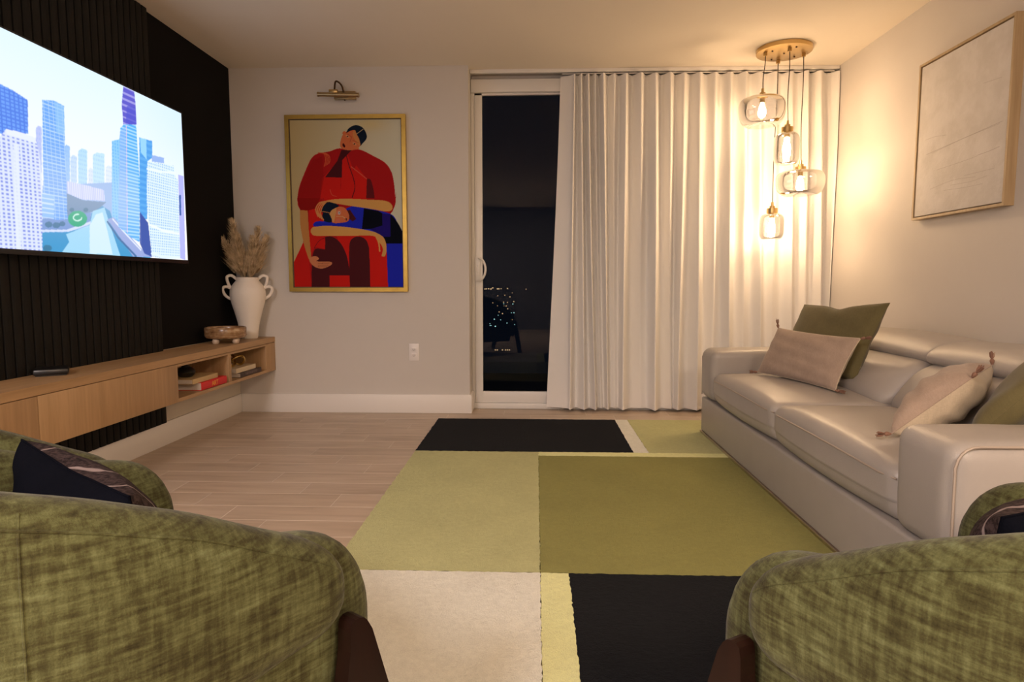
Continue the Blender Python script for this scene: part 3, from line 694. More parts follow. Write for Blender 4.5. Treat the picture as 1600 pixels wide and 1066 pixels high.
R.fill(q2((330, 180), (470, 180), (500, 300), (360, 330), (350, 440), (500, 440), (490, 560), (385, 540), (345, 640), (330, 400)), RED2)
R.fill(q2((275, 495), (330, 660), (360, 940), (175, 940), (175, 705)), RED2, .8)
R.fill(q2((600, 430), (1000, 430), (1090, 560), (1108, 940), (935, 940), (920, 560), (850, 440), (740, 480), (725, 740)), RED2); R.fill(q2((535, 820), (730, 820), (730, 940), (535, 940)), RED2)
# neck opening, seams
R.fill(q1((735, 530), (850, 530), (745, 640), (740, 835), (555, 832), (690, 650)), MAR)
R.line(so(q1((790, 590), (820, 700), (870, 850), (885, 950), (855, 1055))), .006, MAR); R.line(q1((730, 840), (728, 960)), .003, MAR2, .5)
R.fill(so(q1((1020, 850), (1060, 860), (1090, 960), (1105, 1066)))+q1((1010, 1066)), MAR, .85); R.line(q1((845, 715), (930, 780), (1015, 850)), .005, K(200, 90, 60), .6)
R.line(so(q1((610, 970), (630, 1025), (680, 1045))), .004, K(200, 80, 50), .6)
# hand on shoulder
for a in (0, 1, 2, 3): R.line(so(q1((480+a*22, 560), (540+a*18, 570+a*6), (560+a*16, 640), (545+a*17, 710-a*10))), .0055, K(176, 66, 34))
# head
R.fill(sm(q1((760, 345), (800, 320), (870, 300), (950, 400), (950, 470), (910, 515), (840, 532), (760, 522), (722, 490), (728, 420))), FACE)
R.fill(sm(q1((880, 305), (930, 350), (955, 430), (940, 480), (900, 440), (860, 360))), K(196, 112, 54), .6)
R.fill(sm(q1((745, 340), (765, 320), (780, 330), (765, 365))), FACE); R.fill(sm(q1((888, 515), (905, 505), (935, 512), (915, 525))), FACE)
R.fill(so(q1((785, 345), (815, 290), (880, 255), (940, 262), (985, 295), (1016, 360), (1010, 410), (960, 470), (948, 485)))+so(q1((945, 460), (930, 400), (905, 355), (885, 310), (840, 315), (785, 345))), BLK)
R.line(q1((905, 350), (975, 300)), .004, K(150, 120, 80))
R.fill(sm(q1((748, 460), (762, 458), (780, 490), (768, 502), (750, 485))), MAR2)
for x, y_ in ((803, 380), (880, 462)):
    R.fill(sm(q1((x-22, y_-12), (x, y_-14), (x+22, y_+10), (x, y_+12))), K(196, 118, 72)); R.fill(sm(q1((x-7, y_-5), (x+7, y_-5), (x+7, y_+6), (x-7, y_+6)), 3), MAR2)
R.line(q1((800, 350), (850, 385), (830, 440)), .0035, K(140, 60, 34)); R.line(q1((860, 420), (925, 450)), .0035, K(140, 60, 34))
# left arm
R.fill(so(q2((243, 178), (245, 300), (262, 420), (290, 540), (330, 660)))+so(q2((355, 650), (345, 540), (332, 400), (318, 184))), TAN2)
# reclining figure in blue
R.fill(so(q2((700, 160), (780, 138), (900, 160), (1130, 215), (1200, 300), (1250, 390)))+q2((1260, 960), (1108, 960), (1090, 500))+q2((1050, 430), (860, 400), (600, 345), (380, 340))+so(q2((370, 320), (400, 292), (470, 288), (620, 300))), BLU)
R.fill(q2((870, 160), (1010, 185), (1060, 215), (1050, 365), (850, 365)), K(8, 8, 14)); R.fill(q2((1050, 215), (1130, 215), (1130, 440), (1060, 440), (930, 365), (1050, 330)), K(26, 14, 74))
R.fill(so(q2((1130, 215), (1200, 300), (1250, 390)))+q2((1250, 505), (1085, 505), (1060, 440), (1130, 440)), K(8, 8, 14))
R.fill(q2((700, 180), (735, 175), (795, 265), (760, 290), (715, 260)), MAR)
R.fill(sm(q2((640, 145), (690, 165), (725, 230), (715, 285), (650, 302), (560, 300), (515, 220), (560, 160))), FACE)
R.fill(sm(q2((560, 165), (600, 150), (590, 230), (570, 295), (520, 215))), K(200, 128, 66), .7)
R.fill(so(q2((455, 160), (480, 110), (560, 102), (630, 135)))+so(q2((620, 145), (560, 175), (530, 215), (520, 205), (460, 200), (452, 160))), BLK)
R.fill(sm(q2((470, 205), (520, 205), (553, 260), (550, 298), (470, 280))), BLK)
R.line(q2((455, 190), (540, 205)), .004, TAN2)
R.fill(sm(q2((595, 200), (630, 170), (650, 190), (640, 225), (605, 225))), K(206, 92, 60)); R.fill(sm(q2((618, 195), (636, 195), (636, 218), (618, 218)), 3), K(220, 190, 150)); R.fill(sm(q2((623, 200), (631, 200), (631, 212), (623, 212)), 3), MAR2)
R.fill(sm(q2((600, 270), (630, 262), (632, 296), (600, 298))), K(200, 84, 56)); R.line(q2((600, 240), (660, 240), (690, 262)), .0035, K(210, 140, 90)); R.line(q2((685, 265), (700, 262), (697, 282)), .006, MAR2)
# upper forearm with hand on the hair
R.fill(so(q2((470, 95), (560, 75), (700, 68), (900, 75), (1080, 88), (1145, 130), (1140, 180), (1070, 190), (960, 170), (760, 140), (600, 115), (520, 98), (470, 120))), TAN)
for a in range(4): R.line(so(q2((480+a*8, 95), (430+a*12, 110+a*10), (398+a*16, 170+a*14), (420+a*18, 240+a*12))), .008, K(178, 104, 52))
# lower forearm
R.fill(so(q2((370, 345), (500, 332), (700, 345), (900, 375), (1000, 405), (1070, 460), (1092, 560), (1075, 630), (1045, 620), (1060, 560), (1010, 480), (960, 432), (760, 430), (420, 432), (355, 405), (350, 365))), TAN)
R.line(so(q2((985, 430), (1015, 500), (1025, 580))), .010, TAN); R.line(so(q2((1040, 500), (1062, 560), (1050, 625))), .010, TAN)
# knees and dark skirt panels
R.fill(so(q2((490, 442), (560, 440), (640, 500), (700, 620), (728, 760)))+q2((728, 818), (533, 818), (533, 960), (358, 960), (358, 740))+so(q2((362, 640), (395, 560), (490, 565))), MAR)
R.fill(so(q2((727, 740), (728, 520), (760, 455), (825, 437), (890, 470), (922, 550)))+q2((935, 960), (735, 960)), MAR)
R.line(so(q2((385, 545), (430, 480), (490, 448))), .004, MAR)
# lower hand
R.fill(sm(q2((335, 650), (395, 630), (430, 655), (410, 680), (540, 685), (550, 715), (470, 750), (400, 740), (350, 700))), K(170, 96, 56))
for a in range(3): R.line(q2((420, 700+a*16), (530-a*10, 698+a*18)), .0025, MAR2, .8)
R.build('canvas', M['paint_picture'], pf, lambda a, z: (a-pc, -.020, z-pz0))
MB().box(-hw+fwid-.001, hw-fwid+.001, -.018, -.001, fwid-.001, hh-fwid+.001).build('backing_board', M['dark_brown'], pf)

# picture lamp
lx0, lz = at_y(497, 146, YA-.12); lx1, lz1 = at_y(560, 150, YA-.12)
pl = tag(empty('picture_lamp', (-1.36, YA, 2.255)), 'brass picture lamp, switched off, fixed to the wall above the gold-framed painting', 'lamp')
def lp(x, y, z): return (x+1.36, y-YA, z-2.255)
zz = (lz+lz1)/2
tb = MB(); tb.tube([lp(lx0, YA-.12, zz+.004), lp(lx1, YA-.12, zz-.004)], .0145, 18); tb.build('lamp_tube', M['antique_brass'], pl, True)
for xx, s in ((lx0, -1), (lx1, 1)): MB().tube([lp(xx-s*.004, YA-.12, zz-s*.004), lp(xx+s*.004, YA-.12, zz-s*.004)], .0162, 18).build('end_cap', M['antique_brass'], pl, True)
wx0, wz1 = at_y(522, 143, YA-.02); wx1, wz0 = at_y(556, 155.5, YA-.02)
MB().box(wx0+1.36, wx1+1.36, -.03, -.0005, wz0-2.255, wz1-2.255, .003).build('wall_plate', M['antique_brass'], pl, True)
gx = (wx0+wx1)/2-.03
MB().tube(catmull([lp(gx+.025, YA-.028, wz1-.015), lp(gx+.020, YA-.05, wz1+.025), lp(gx+.004, YA-.075, wz1+.046), lp(gx-.010, YA-.105, wz1+.038), lp(gx-.013, YA-.12, zz+.02)], 8), .0062, 10).build('gooseneck', M['bronze'], pl, True)
MB().box(gx-.05+1.36, gx+.01+1.36, -.132, -.108, zz+.012-2.255, zz+.034-2.255, .003).build('bracket', M['brass'], pl, True)
MB().lathe([(0, 0), (.005, 0), (.005, .007), (0, .007)], 10, (wx0+.075+1.36, -.02, wz0-.008-2.255)).build('switch', M['bronze'], pl, True)

# outlet
ou = tag(empty('wall_outlet', (-.883, YA, .447)), 'white double power outlet low on the far wall, left of the sliding door', 'outlet')
MB().box(-.036, .036, -.006, -.0003, -.062, .062, .003).build('cover_plate', M['socket'], ou, True)
for s in (-1, 1):
    rc = MB().box(-.017, .017, -.0085, -.0061, s*.021-.014, s*.021+.014, .001).build('receptacle', M['socket'], ou, True)
    sl = MB(); sl.box(-.008, -.005, -.0092, -.0086, s*.021-.005, s*.021+.006); sl.box(.005, .008, -.0092, -.0086, s*.021-.005, s*.021+.006); sl.box(-.002, .002, -.0092, -.0086, s*.021-.011, s*.021-.007); sl.build('slot', M['slot'], rc)

# ================================================================== CURTAIN
cu = tag(empty('curtain', (.9, 4.72, .02)), 'floor-length ivory pleated curtain drawn across most of the glass door', 'curtain')
ridge = [(68, 52), (88, 96), (108, 127), (128, 146), (150, 165), (183, 184), (215, 201), (258, 262), (300, 297), (342, 345), (383, 362), (428, 415), (472, 465), (515, 506), (558, 556), (600, 600), (645, 640), (690, 690), (733, 730), (770, 770), (800, 797)]
YCU = 4.70
tr_ = [at_y(860+a/1.838, 118, YCU)[0] for a, b in ridge]; br_ = [at_y(860+b/1.838, 640, YCU)[0] for a, b in ridge]
tr_ = [at_y(876, 118, YCU)[0]]+tr_; br_ = [at_y(855, 640, YCU)[0]]+br_
tr_[-1] = br_[-1] = 2.108
NS = 16; NZ = 46; ztop, zbot = 2.418, .022
def curtain_grid(z_lo, z_hi, nz, dy=0.0, end=None):
    V = []; F = []; nr = len(tr_); cols = (nr-1)*NS+1
    random.seed(5); amp = [random.uniform(.75, 1.15) for _ in range(nr)]; ph = [random.uniform(-1, 1) for _ in range(nr)]; ab = [1, 1, .9, 1, .35, 1, .3, 1.1, .12, 1.15, .3, 1.1, .9, .35, .9, .3, .9, .35, .8, .4, .8, .7]
    for j in range(nz+1):
        z = z_lo+(z_hi-z_lo)*j/nz; t = max(0, (ztop-z)/(ztop-zbot)); te = t**1.15
        R_ = [a+(b-a)*te+.006*math.sin(3.1*t+3*ph[i])*t for i, (a, b) in enumerate(zip(tr_, br_))]
        for c in range(cols):
            i = min(c//NS, nr-2); f = (c-i*NS)/NS; x = R_[i]+(R_[i+1]-R_[i])*(f-.055*math.sin(2*PI*f)*min(1, .3+t)); wgap = R_[i+1]-R_[i]
            q_ = i if f < .5 else i+1; a = min(.046, .029+.19*wgap)*amp[q_]*(1+(ab[q_]-1)*min(1, t*1.35))*(.62+.38*min(1, t*3+.25))
            prof = ((1+math.cos(2*PI*f))/2)**(1.0-.25*t)
            yy = -a*2*prof+.030+.006*math.sin(5*t+ph[i]*4)*t
            if i == 0: yy = -.055*f**2+.038
            V.append((x-.9, YCU+yy-4.72+dy, z-.02))
    for j in range(nz):
        for c in range(cols-1): F.append((j*cols+c, j*cols+c+1, (j+1)*cols+c+1, (j+1)*cols+c))
    return V, F
V, F = curtain_grid(zbot, ztop, NZ); mob('drape', V, F, M['curtain'], cu, True)
V, F = curtain_grid(zbot-.0005, zbot+.115, 4, .0035); mob('hem', V, F, M['curtain'], cu, True)
V, F = curtain_grid(ztop-.075, ztop+.001, 2, .003); mob('heading_tape', V, F, M['curtain'], cu, True)

# ================================================================== RUG
rg = tag(empty('rug', (0, 2.6, 0)), 'patchwork rug of black, olive, light green and cream rectangles on the tiled floor', 'rug')
RX0, RX1, RY0, RY1 = -.675, 1.62, 1.05, 4.375; YS1, YS2, YS3 = 3.510, 3.430, 2.012
blocks = [('rug_black', RX0, .548, YS1, RY1, 'black rectangle at the far end of the rug'), ('rug_cream', .548, .632, YS1, RY1, 'narrow cream strip beside the far black rectangle'), ('rug_light', .632, RX1, YS1, RY1, 'light green block beside the cream strip at the far end'),
          ('rug_light', RX0, .018, YS3, YS1, 'large light green block at the left edge'), ('rug_yellow', .018, RX1, YS2, YS1, 'thin pale yellow strip across the rug'), ('rug_olive', .018, RX1, YS3, YS2, 'large olive block beside the sofa'),
          ('rug_cream', RX0, .018, RY0, YS3, 'large cream block nearest the left armchair'), ('rug_yellow', .018, .110, RY0, YS3, 'pale yellow strip between the cream and black blocks'), ('rug_black', .110, RX1, RY0, YS3, 'large black block nearest the right armchair')]
random.seed(2)
def wob(p0, p1, key, n):
    r = random.Random(str(key)); out = []
    for i in range(n): t = i/n; out.append((p0[0]+(p1[0]-p0[0])*t+r.uniform(-.0028, .0028), p0[1]+(p1[1]-p0[1])*t+r.uniform(-.0028, .0028)))
    return out
for mt, x0, x1, y0, y1, lb in blocks:
    P = []
    for a, b in (((x0, y0), (x1, y0)), ((x1, y0), (x1, y1)), ((x1, y1), (x0, y1)), ((x0, y1), (x0, y0))):
        P += wob(a, b, (a, b), max(4, int(math.dist(a, b)/.012)))
    th = .0085 if mt != 'rug_black' else .0082
    bm = bmesh.new(); vs_ = [bm.verts.new((p[0], p[1]-2.6, th)) for p in P]; lo = [bm.verts.new((p[0], p[1]-2.6, .0006)) for p in P]
    f = bm.faces.new(vs_); n = len(P)
    for i in range(n): bm.faces.new((lo[i], lo[(i+1) % n], vs_[(i+1) % n], vs_[i]))
    me = bpy.data.meshes.new('colour_block'); bm.to_mesh(me); bm.free(); me.materials.append(M[mt])
    o = bpy.data.objects.new('colour_block', me); COL.objects.link(o); o.parent = rg; o['label'] = lb
RUGZ = .0090

# ================================================================== SOFA
SX0, SX1, SY0, SY1 = 1.045, 2.085, 1.60, 4.04
so_ = tag(empty('sofa', (1.565, 2.82, RUGZ)), 'two-seat taupe leather sofa with adjustable headrests along the right wall', 'sofa')
OX, OY, OZ = so_.location
def sb(name, x0, x1, y0, y1, z0, z1, r, warp=None, mat='leather', seg=12, par=None):
    return soft(name, x0-OX, x1-OX, y0-OY, y1-OY, z0-OZ, z1-OZ, r, M[mat], par or so_, warp, seg)
def pipe(pts, par, r=.0035, mat='piping'):
    return MB().tube([(p[0]-OX, p[1]-OY, p[2]-OZ) for p in pts], r, 6).build('piping', M[mat], par, True)
sb('base', SX0+.004, SX1, SY0+.004, SY1-.004, .022, .238, .012, seg=3)
tm = MB(); tm.box(SX0-.001-OX, SX1-OX, SY0-OY, SY1-OY, RUGZ-OZ, .0225-OZ, .002); tm.build('metal_trim', M['chrome_trim'], so_, True)
for (y0, y1, s) in ((SY0, 1.862, -1), (3.800, SY1, 1)):
    def wa(co, u, v, w, s=s):
        co.z += .012*(1-u*u)*max(0, w)*(1-v*v); co.x -= .010*(1-w*w)*(1 if u < -.6 else 0)*(1-v*v*.5)
        if u < -.5: co.y += (-s)*0.012*(w if w > 0 else 0)*(1 if v*s < 0 else 0)
        return co
    a = sb('armrest', SX0, SX1, y0, y1, .240, .548, .045, wa)
    yo = y0+.004 if s < 0 else y1-.004; pth = [(SX0+.006, yo, .25), (SX0+.004, yo+.0, .49)]+[(SX0+.055*(1-math.cos(t))+.006, yo, .49+.052*math.sin(t)) for t in np.linspace(.1, PI/2, 6)]+[(SX1-.03, yo, .543)]
    pipe([(p[0], p[1]+(.020 if s < 0 else -.02)*(0), p[2]) for p in pth], a)
YM = 2.832
for (y0, y1) in ((1.866, YM-.003), (YM+.003, 3.796)):
    def ws(co, u, v, w):
        if w > 0: co.z += .040*w*(1-abs(v)**2.6)*(1-(u+.1)**2*.6)
        if u < 0: co.x -= .020*(-u)**3*(1-v*v)*(1-.4*w)
        if u < -.6 and w < -.2: co.x += .018*(-w)
        return co
    c = sb('seat_cushion', SX0+.002, 1.62, y0, y1, .240, .412, .042, ws, seg=16)
    pipe([(SX0-.0005-.0155*(1-((k/14)*2-1)**2)+(.014 if k in (0, 14) else 0), y0+.006+(y1-y0-.012)*k/14, .376+.012*(1-((k/14)*2-1)**2)) for k in range(15)], c, .0032)
for i, (y0, y1) in enumerate(((1.866, YM-.003), (YM+.003, 3.796))):
    def wb(co, u, v, w):
        lean = .11*(w+1)/2; co.x += lean*1.5
        if u < 0: co.x -= .050*(1-w*w)*(1-abs(v)**3)
        return co
    sb('back_cushion', 1.500, 1.84, y0+.002, y1-.002, .395, .610, .07, wb, seg=14)
    dx, dz = (0, 0) if i else (-.03, .004)
    def wh(co, u, v, w):
        co.z += .018*max(0, w)*(1-v*v) + .022*max(0, w)*(1-u*u); co.x += .030*(w+1)/2
        if u < 0: co.x -= .018*(1-w*w)
        return co
    sb('headrest', 1.715+dx, 2.03+dx, y0-.0, y1+.0, .592+dz, .672+dz, .040, wh, seg=14)
sb('back_frame', 1.84, SX1, 1.866, 3.796, .240, .600, .02, seg=4)

# ------------------------------------------------------------------ throw pillows
def pillow(name, B, U, Vv, T, mats, label, wr=.006, dent=0.0, seed=1, tassels=None, welt=None, group=None, cat='pillow', pinch=.06):
    """B lower corner, U along, Vv up, T thickness; front face = +n (U x V)"""
    B, U, Vv = Vector(B), Vector(U), Vector(Vv); n = U.cross(Vv).normalized(); L1, L2 = U.length, Vv.length; c = B+(U+Vv)/2
    root = tag(empty(name, c), label, cat, group); N = 26; r = random.Random(seed); k = [(r.uniform(2, 7), r.uniform(2, 7), r.uniform(0, 6)) for _ in range(5)]
    def pt(i, j, side):
        u, v = -1+2*i/N, -1+2*j/N
        uu = math.sin(u*PI/2)*.35+u*.65; vv = math.sin(v*PI/2)*.35+v*.65
        x = uu*(1-pinch*(1-vv*vv)*abs(uu)**2); y = vv*(1-pinch*(1-uu*uu)*abs(vv)**2)
        t = (max(0, 1-uu*uu)*max(0, 1-vv*vv))**.42; y -= dent*math.exp(-(uu/.28)**2)*max(0, vv)**2
        wv = sum(math.sin(a*uu+b*vv*2+d) for a, b, d in k)/5*wr*t*1.6
        edge = 1-t; wv += wr*.8*math.sin(9*(uu+vv)+k[0][2])*edge*t
        return (U/2)*x+(Vv/2)*y+n*side*(T/2*t+wv+.0012)
    for side, mt, nm in ((1, mats[0], 'front_cover'), (-1, mats[1], 'back_cover')):
        V = [pt(i, j, side) for j in range(N+1) for i in range(N+1)]; q = N+1
        F = [(j*q+i, j*q+i+1, (j+1)*q+i+1, (j+1)*q+i) if side > 0 else (j*q+i, (j+1)*q+i, (j+1)*q+i+1, j*q+i+1) for j in range(N) for i in range(N)]
        mob(nm, V, F, M[mt], root, True)
    # seam all round
    loop = [pt(i, 0, 0) for i in range(N)]+[pt(N, j, 0) for j in range(N)]+[pt(N-i, N, 0) for i in range(N)]+[pt(0, N-j, 0) for j in range(N)]
    MB().tube(loop+[loop[0]], .0022, 6, False).build('seam', M[welt or mats[0]], root, True)
    if tassels:
        for ci, (sx, sy, d) in enumerate(tassels):
            p = (U/2)*sx*.995+(Vv/2)*sy*.995; d = Vector(d).normalized(); tb = MB()
            a = d.cross(Vector((.3, .9, .2))).normalized(); b = d.cross(a)
            tb.tube([p, p+d*.010, p+d*.016, p+d*.022], [.003, .007, .008, .0045], 8)
            rr = random.Random(ci)
            for s in range(14):
                an = rr.uniform(0, 6.28); sp_ = rr.uniform(.002, .010); o_ = (a*math.cos(an)+b*math.sin(an)); q0 = p+d*.019; q1_ = q0+d*.012+o_*sp_*.8; q2_ = q0+d*(.028+rr.uniform(-.004, .004))+o_*sp_
                tb.tube([q0, q1_, q2_], .0016, 4)
            tb.build('tassel', M['tassel'], root, True)
    return root
# large green one in the far corner, taupe lumbar in front of it
pillow('throw_pillow', (1.385, 3.69, .452), (.15, -.59, .028), (.125, -.03, .375), .13, ('linen_green', 'linen_green'), 'large olive linen pillow in the far corner of the sofa behind a taupe one', .007, .10, 4, cat='pillow')
pillow('throw_pillow', (1.225, 3.555, .458), (.175, -.545, -.01), (.105, .0, .245), .11, ('linen_taupe', 'linen_cream'), 'taupe lumbar pillow with tassels leaning on the olive pillow at the sofa\'s far end', .004, 0, 8,
       [(-1, 1, (-.1, .3, 1)), (1, 1, (.4, -.5, .1)), (-1, -1, (-.5, .6, -.02)), (1, -1, (.35, -.6, -.0))], 'linen_cream')
# near pair
pillow('throw_pillow', (1.15, 2.08, .462), (.29, .33, -.0), (.225, -.03, .19), .165, ('linen_cream', 'linen_taupe'), 'taupe lumbar pillow with cream back and tassels at the sofa\'s near end', .007, 0, 3,
       [(-1, 1, (.2, -.5, .8)), (1, 1, (0, .1, 1)), (-1, -1, (-.9, -.1, .02)), (1, -1, (.6, .6, .0))], 'linen_taupe')
pillow('throw_pillow', (1.285, 1.925, .468), (.36, .38, 0), (.33, -.035, .335), .14, ('linen_green', 'linen_green'), 'large olive linen pillow leaning in the near corner of the sofa behind the armrest', .007, .05, 9)

# ================================================================== PENDANT CLUSTER
PC = Vector((1.60, 4.355, H))
pn = tag(empty('pendant_light', PC), 'brass disc pendant cluster with four smoked glass shades hanging over the sofa end', 'pendant light')
MB().lathe([(0, -.030), (.163, -.030), (.17, -.027), (.17, -.001), (0, -.001)], 48).build('canopy', M['brass'], pn, True)
for an, r in ((.6, .11), (1.9, .12), (3.6, .10), (5.0, .12), (0, .0)):
    MB().lathe([(0, -.036), (.0055, -.036), (.006, -.0305), (0, -.0305)], 10, (r*math.cos(an), r*math.sin(an), 0)).build('screw', M['bronze'], pn, True)
pend = [  # px x, Yworld, cap-top px y, glass top px y, glass bottom px y, half width px, kind
    (1190.5, 4.34, 146, 152, 198, 35, 'flat'), (1229, 4.25, 196, 206, 257, 19, 'tall'), (1250, 4.36, 258, 267, 306, 36, 'flat'), (1205.5, 4.50, 323, 333, 374, 18.5, 'tall')]
for px, Y, yc, yt, yb, hwp, kd in pend:
    X = at_y(px, (yt+yb)/2, Y)[0]; zc_, zt_, zb_ = [at_y(px, v, Y)[1] for v in (yc, yt, yb)]; hw_ = hwp*Y/1040
    lx, ly = X-PC.x, Y-PC.y; h_ = zt_-zb_; q = lambda z: z-PC.z
    cp = (lx*.93, ly*.9)
    n = 14; pts = [(cp[0]+(lx-cp[0])*(k/n)**1.4+.003*math.sin(7*k/n), cp[1]+(ly-cp[1])*(k/n), -.031+(q(zc_)+.02+.031)*k/n) for k in range(n+1)]
    MB().tube(pts, .0030, 8).build('cord', M['cord'], pn, True)
    MB().lathe([(0, 0), (.012, 0), (.013, -.022), (0, -.022)], 16, (cp[0], cp[1], -.0305)).build('cord_grip', M['brass'], pn, True)
    cr = .034 if kd == 'flat' else .036
    if kd == 'flat':
        pr = [(cr*.7, 1.0), (hw_*.55, .985), (hw_*.85, .93), (hw_*.98, .78), (hw_, .6), (hw_*.98, .38), (hw_*.88, .16), (hw_*.68, .03), (hw_*.4, .0)]
    else:
        pr = [(cr*.8, 1.0), (cr*1.1, .985), (hw_*.86, .90), (hw_*.99, .76), (hw_, .6), (hw_, .3), (hw_*.96, .13), (hw_*.78, .02), (hw_*.5, .0)]
    pr3 = catmull([(r, 0, zb_+t*h_-PC.z) for r, t in pr], 4)
    sh = mob('shade', [], [], M['shade'], pn); sh_mb = MB(); n = 48; V = []; F = []
    for p in pr3:
        for k in range(n): a = 2*PI*k/n; V.append((lx+p.x*math.cos(a), ly+p.x*math.sin(a), p.z))
    for i in range(len(pr3)-1):
        for k in range(n): F.append((i*n+k, i*n+(k+1) % n, (i+1)*n+(k+1) % n, (i+1)*n+k))
    sh.data.from_pydata(V, [], F); sh.data.update(); sh.data.polygons.foreach_set('use_smooth', [True]*len(F))
    MB().lathe([(0, q(zc_)+.030), (.008, q(zc_)+.030), (.009, q(zc_)+.006), (.018, q(zc_)+.004), (.018, q(zc_)-.010), (cr, q(zc_)-.012), (cr, q(zt_)-.002), (.016, q(zt_)-.006), (.016, q(zt_)-.034), (0, q(zt_)-.034)], 28, (lx, ly, 0)).build('socket', M['brass'], sh, True)
    bt_ = q(zt_)-.035; bl = min(.115 if kd == 'tall' else .10, bt_-q(zb_)-.02)
    b1 = [(0, 0), (.010, -.004), (.015, -.018*bl/.1), (.023, -.05*bl/.1), (.0245, -.07*bl/.1), (.018, -.09*bl/.1), (0, -bl)]
    MB().lathe(b1, 20, (lx, ly, bt_)).build('bulb', M['bulb'], sh, True)

# ================================================================== ART ON THE RIGHT WALL
ay0, ay1, az0, az1, AX = 2.957, 3.657, 1.292, 2.118, XR-.04
ar = tag(empty('framed_artwork', (XR, (ay0+ay1)/2, az0)), 'oak-framed off-white abstract canvas with thin pencil lines above the sofa', 'artwork')
AC = ar.location.y; ah = az1-az0; aw = (ay1-ay0)/2; fw_ = .012
for k in range(4):
    o_ = [(-aw, 0), (aw, 0), (aw, ah), (-aw, ah)]; i_ = [(-aw+fw_, fw_), (aw-fw_, fw_), (aw-fw_, ah-fw_), (-aw+fw_, ah-fw_)]
    MB().prism([o_[k], o_[(k+1) % 4], i_[(k+1) % 4], i_[k]], 'x', -.046, -.0005).build('frame_side', M['art_wood'], ar)
MB().box(-.012, -.001, -aw+fw_, aw-fw_, fw_, ah-fw_).build('backing_board', M['dark_brown'], ar)
soft('canvas', -.041, -.0125, -aw+fw_+.005, aw-fw_-.005, fw_+.005, ah-fw_-.005, .003, M['canvas'], ar, None, 6)
def ap(a, b): y, z = at_x(1400+a/2.805, b/2.805, AX); return (y-AC, z-az0)
lines = [((135, 678), (300, 605), (470, 530)), ((160, 672), (290, 610), (455, 542)), ((360, 680), (410, 662), (455, 642)), ((180, 745), (300, 705), (360, 682)), ((210, 835), (300, 822), (380, 805)), ((300, 770), (360, 755), (432, 737)), ((385, 365), (430, 350), (465, 338)), ((240, 812), (330, 795), (400, 770)), ((130, 615), (170, 600), (220, 592)), ((150, 830), (250, 790), (350, 775))]
pm = MB()
for i, ln in enumerate(lines):
    P = [ap(*p) for p in ln]; P = [(v[0], v[1]) for v in catmull([(p[0], p[1], 0) for p in P], 5)]; wd = .0011 if i in (0, 2) else .0007
    for (a1, b1_), (a2, b2) in zip(P[:-1], P[1:]):
        pm.box(0, 0, 0, 0, 0, 0) if False else pm.add([(-.0415, a1, b1_-wd), (-.0415, a2, b2-wd), (-.0415, a2, b2+wd), (-.0415, a1, b1_+wd), (-.0412, a1, b1_-wd), (-.0412, a2, b2-wd), (-.0412, a2, b2+wd), (-.0412, a1, b1_+wd)], [(0, 1, 2, 3), (7, 6, 5, 4), (0, 4, 5, 1), (3, 2, 6, 7)])
M['pencil'] = plain('pencil_graphite', (.43, .39, .37, 1), .6)
pm.build('pencil_lines', M['pencil'], ar)

# ================================================================== ARMCHAIRS
def u_path(hw, L, back=None):
    """arc length positions on a U open to +y: straight arms then a half circle"""
    arc = PI*hw; tot = 2*L+arc
    def f(s):
        if s < L: return Vector((hw, L-s, 0)), Vector((1, 0, 0))
        if s < L+arc:
            a = (s-L)/hw; return Vector((hw*math.cos(a), -hw*math.sin(a), 0)), Vector((math.cos(a), -math.sin(a), 0))
        return Vector((-hw, s-L-arc, 0)), Vector((-1, 0, 0))
    return f, tot
def sweep_pad(name, mat, parent, hw, L, d0, th, ztop, zbot, Rend, par_n=2.6, lean=0.0, ns=90, nc=28, seam=None):
    f, tot = u_path(hw, L); V = []; F = []; SP = []
    ss = []
    for i in range(ns+1):
        t = i/ns; e = .5-.5*math.cos(PI*t); t = t*.6+e*.4; ss.append(d0+(tot-2*d0)*t)
    for s in ss:
        d = min(s, tot-s)-d0; dd = min(s, tot-s); p, nrm = f(s)
        k = 1 if d >= Rend else max(0, 1-((Rend-d)/Rend)**2.8)**(1/2.4); k = max(k, .02)
        kt = k**.75
        zt_, zb_ = ztop(dd), zbot(dd); zc_ = (zt_+zb_)/2; hz = (zt_-zb_)/2*k; ht = th(dd)/2*kt
        for j in range(nc):
            a = 2*PI*j/nc; c, s_ = math.cos(a), math.sin(a)
            x = math.copysign(abs(c)**(2/par_n), c)*ht; z = math.copysign(abs(s_)**(2/par_n), s_)*hz
            q = p+nrm*(x+lean*(zc_+z-.35)); V.append((q.x, q.y, zc_+z))
        if seam and k > .75:
            sa = max(.2, (hz-seam)/hz)**(par_n/2); cc = max(0, 1-sa*sa)**.5; x = cc**(2/par_n)*ht+.0004; z = hz-seam; q = p+nrm*(x+lean*(zc_+z-.35)); SP.append((q.x, q.y, zc_+z))
    if SP: MB().tube(SP, .0016, 6).build('seam', mat, parent, True)
    n = len(ss)
    for i in range(n-1):
        for j in range(nc): F.append((i*nc+j, (i+1)*nc+j, (i+1)*nc+(j+1) % nc, i*nc+(j+1) % nc))
    F.append(tuple(range(nc))); F.append(tuple((n-1)*nc+j for j in range(nc))[::-1])
    return MB().add(V, F).build(name, mat, parent, True)
def lerp_tab(tab):
    xs, ys_ = zip(*tab)
    def g(d):
        return float(np.interp(d, xs, ys_))
    def sm_(d): return (g(d-.03)+g(d)+g(d+.03)+g(d-.015)+g(d+.015))/5 if d > .03 else g(d)
    return sm_
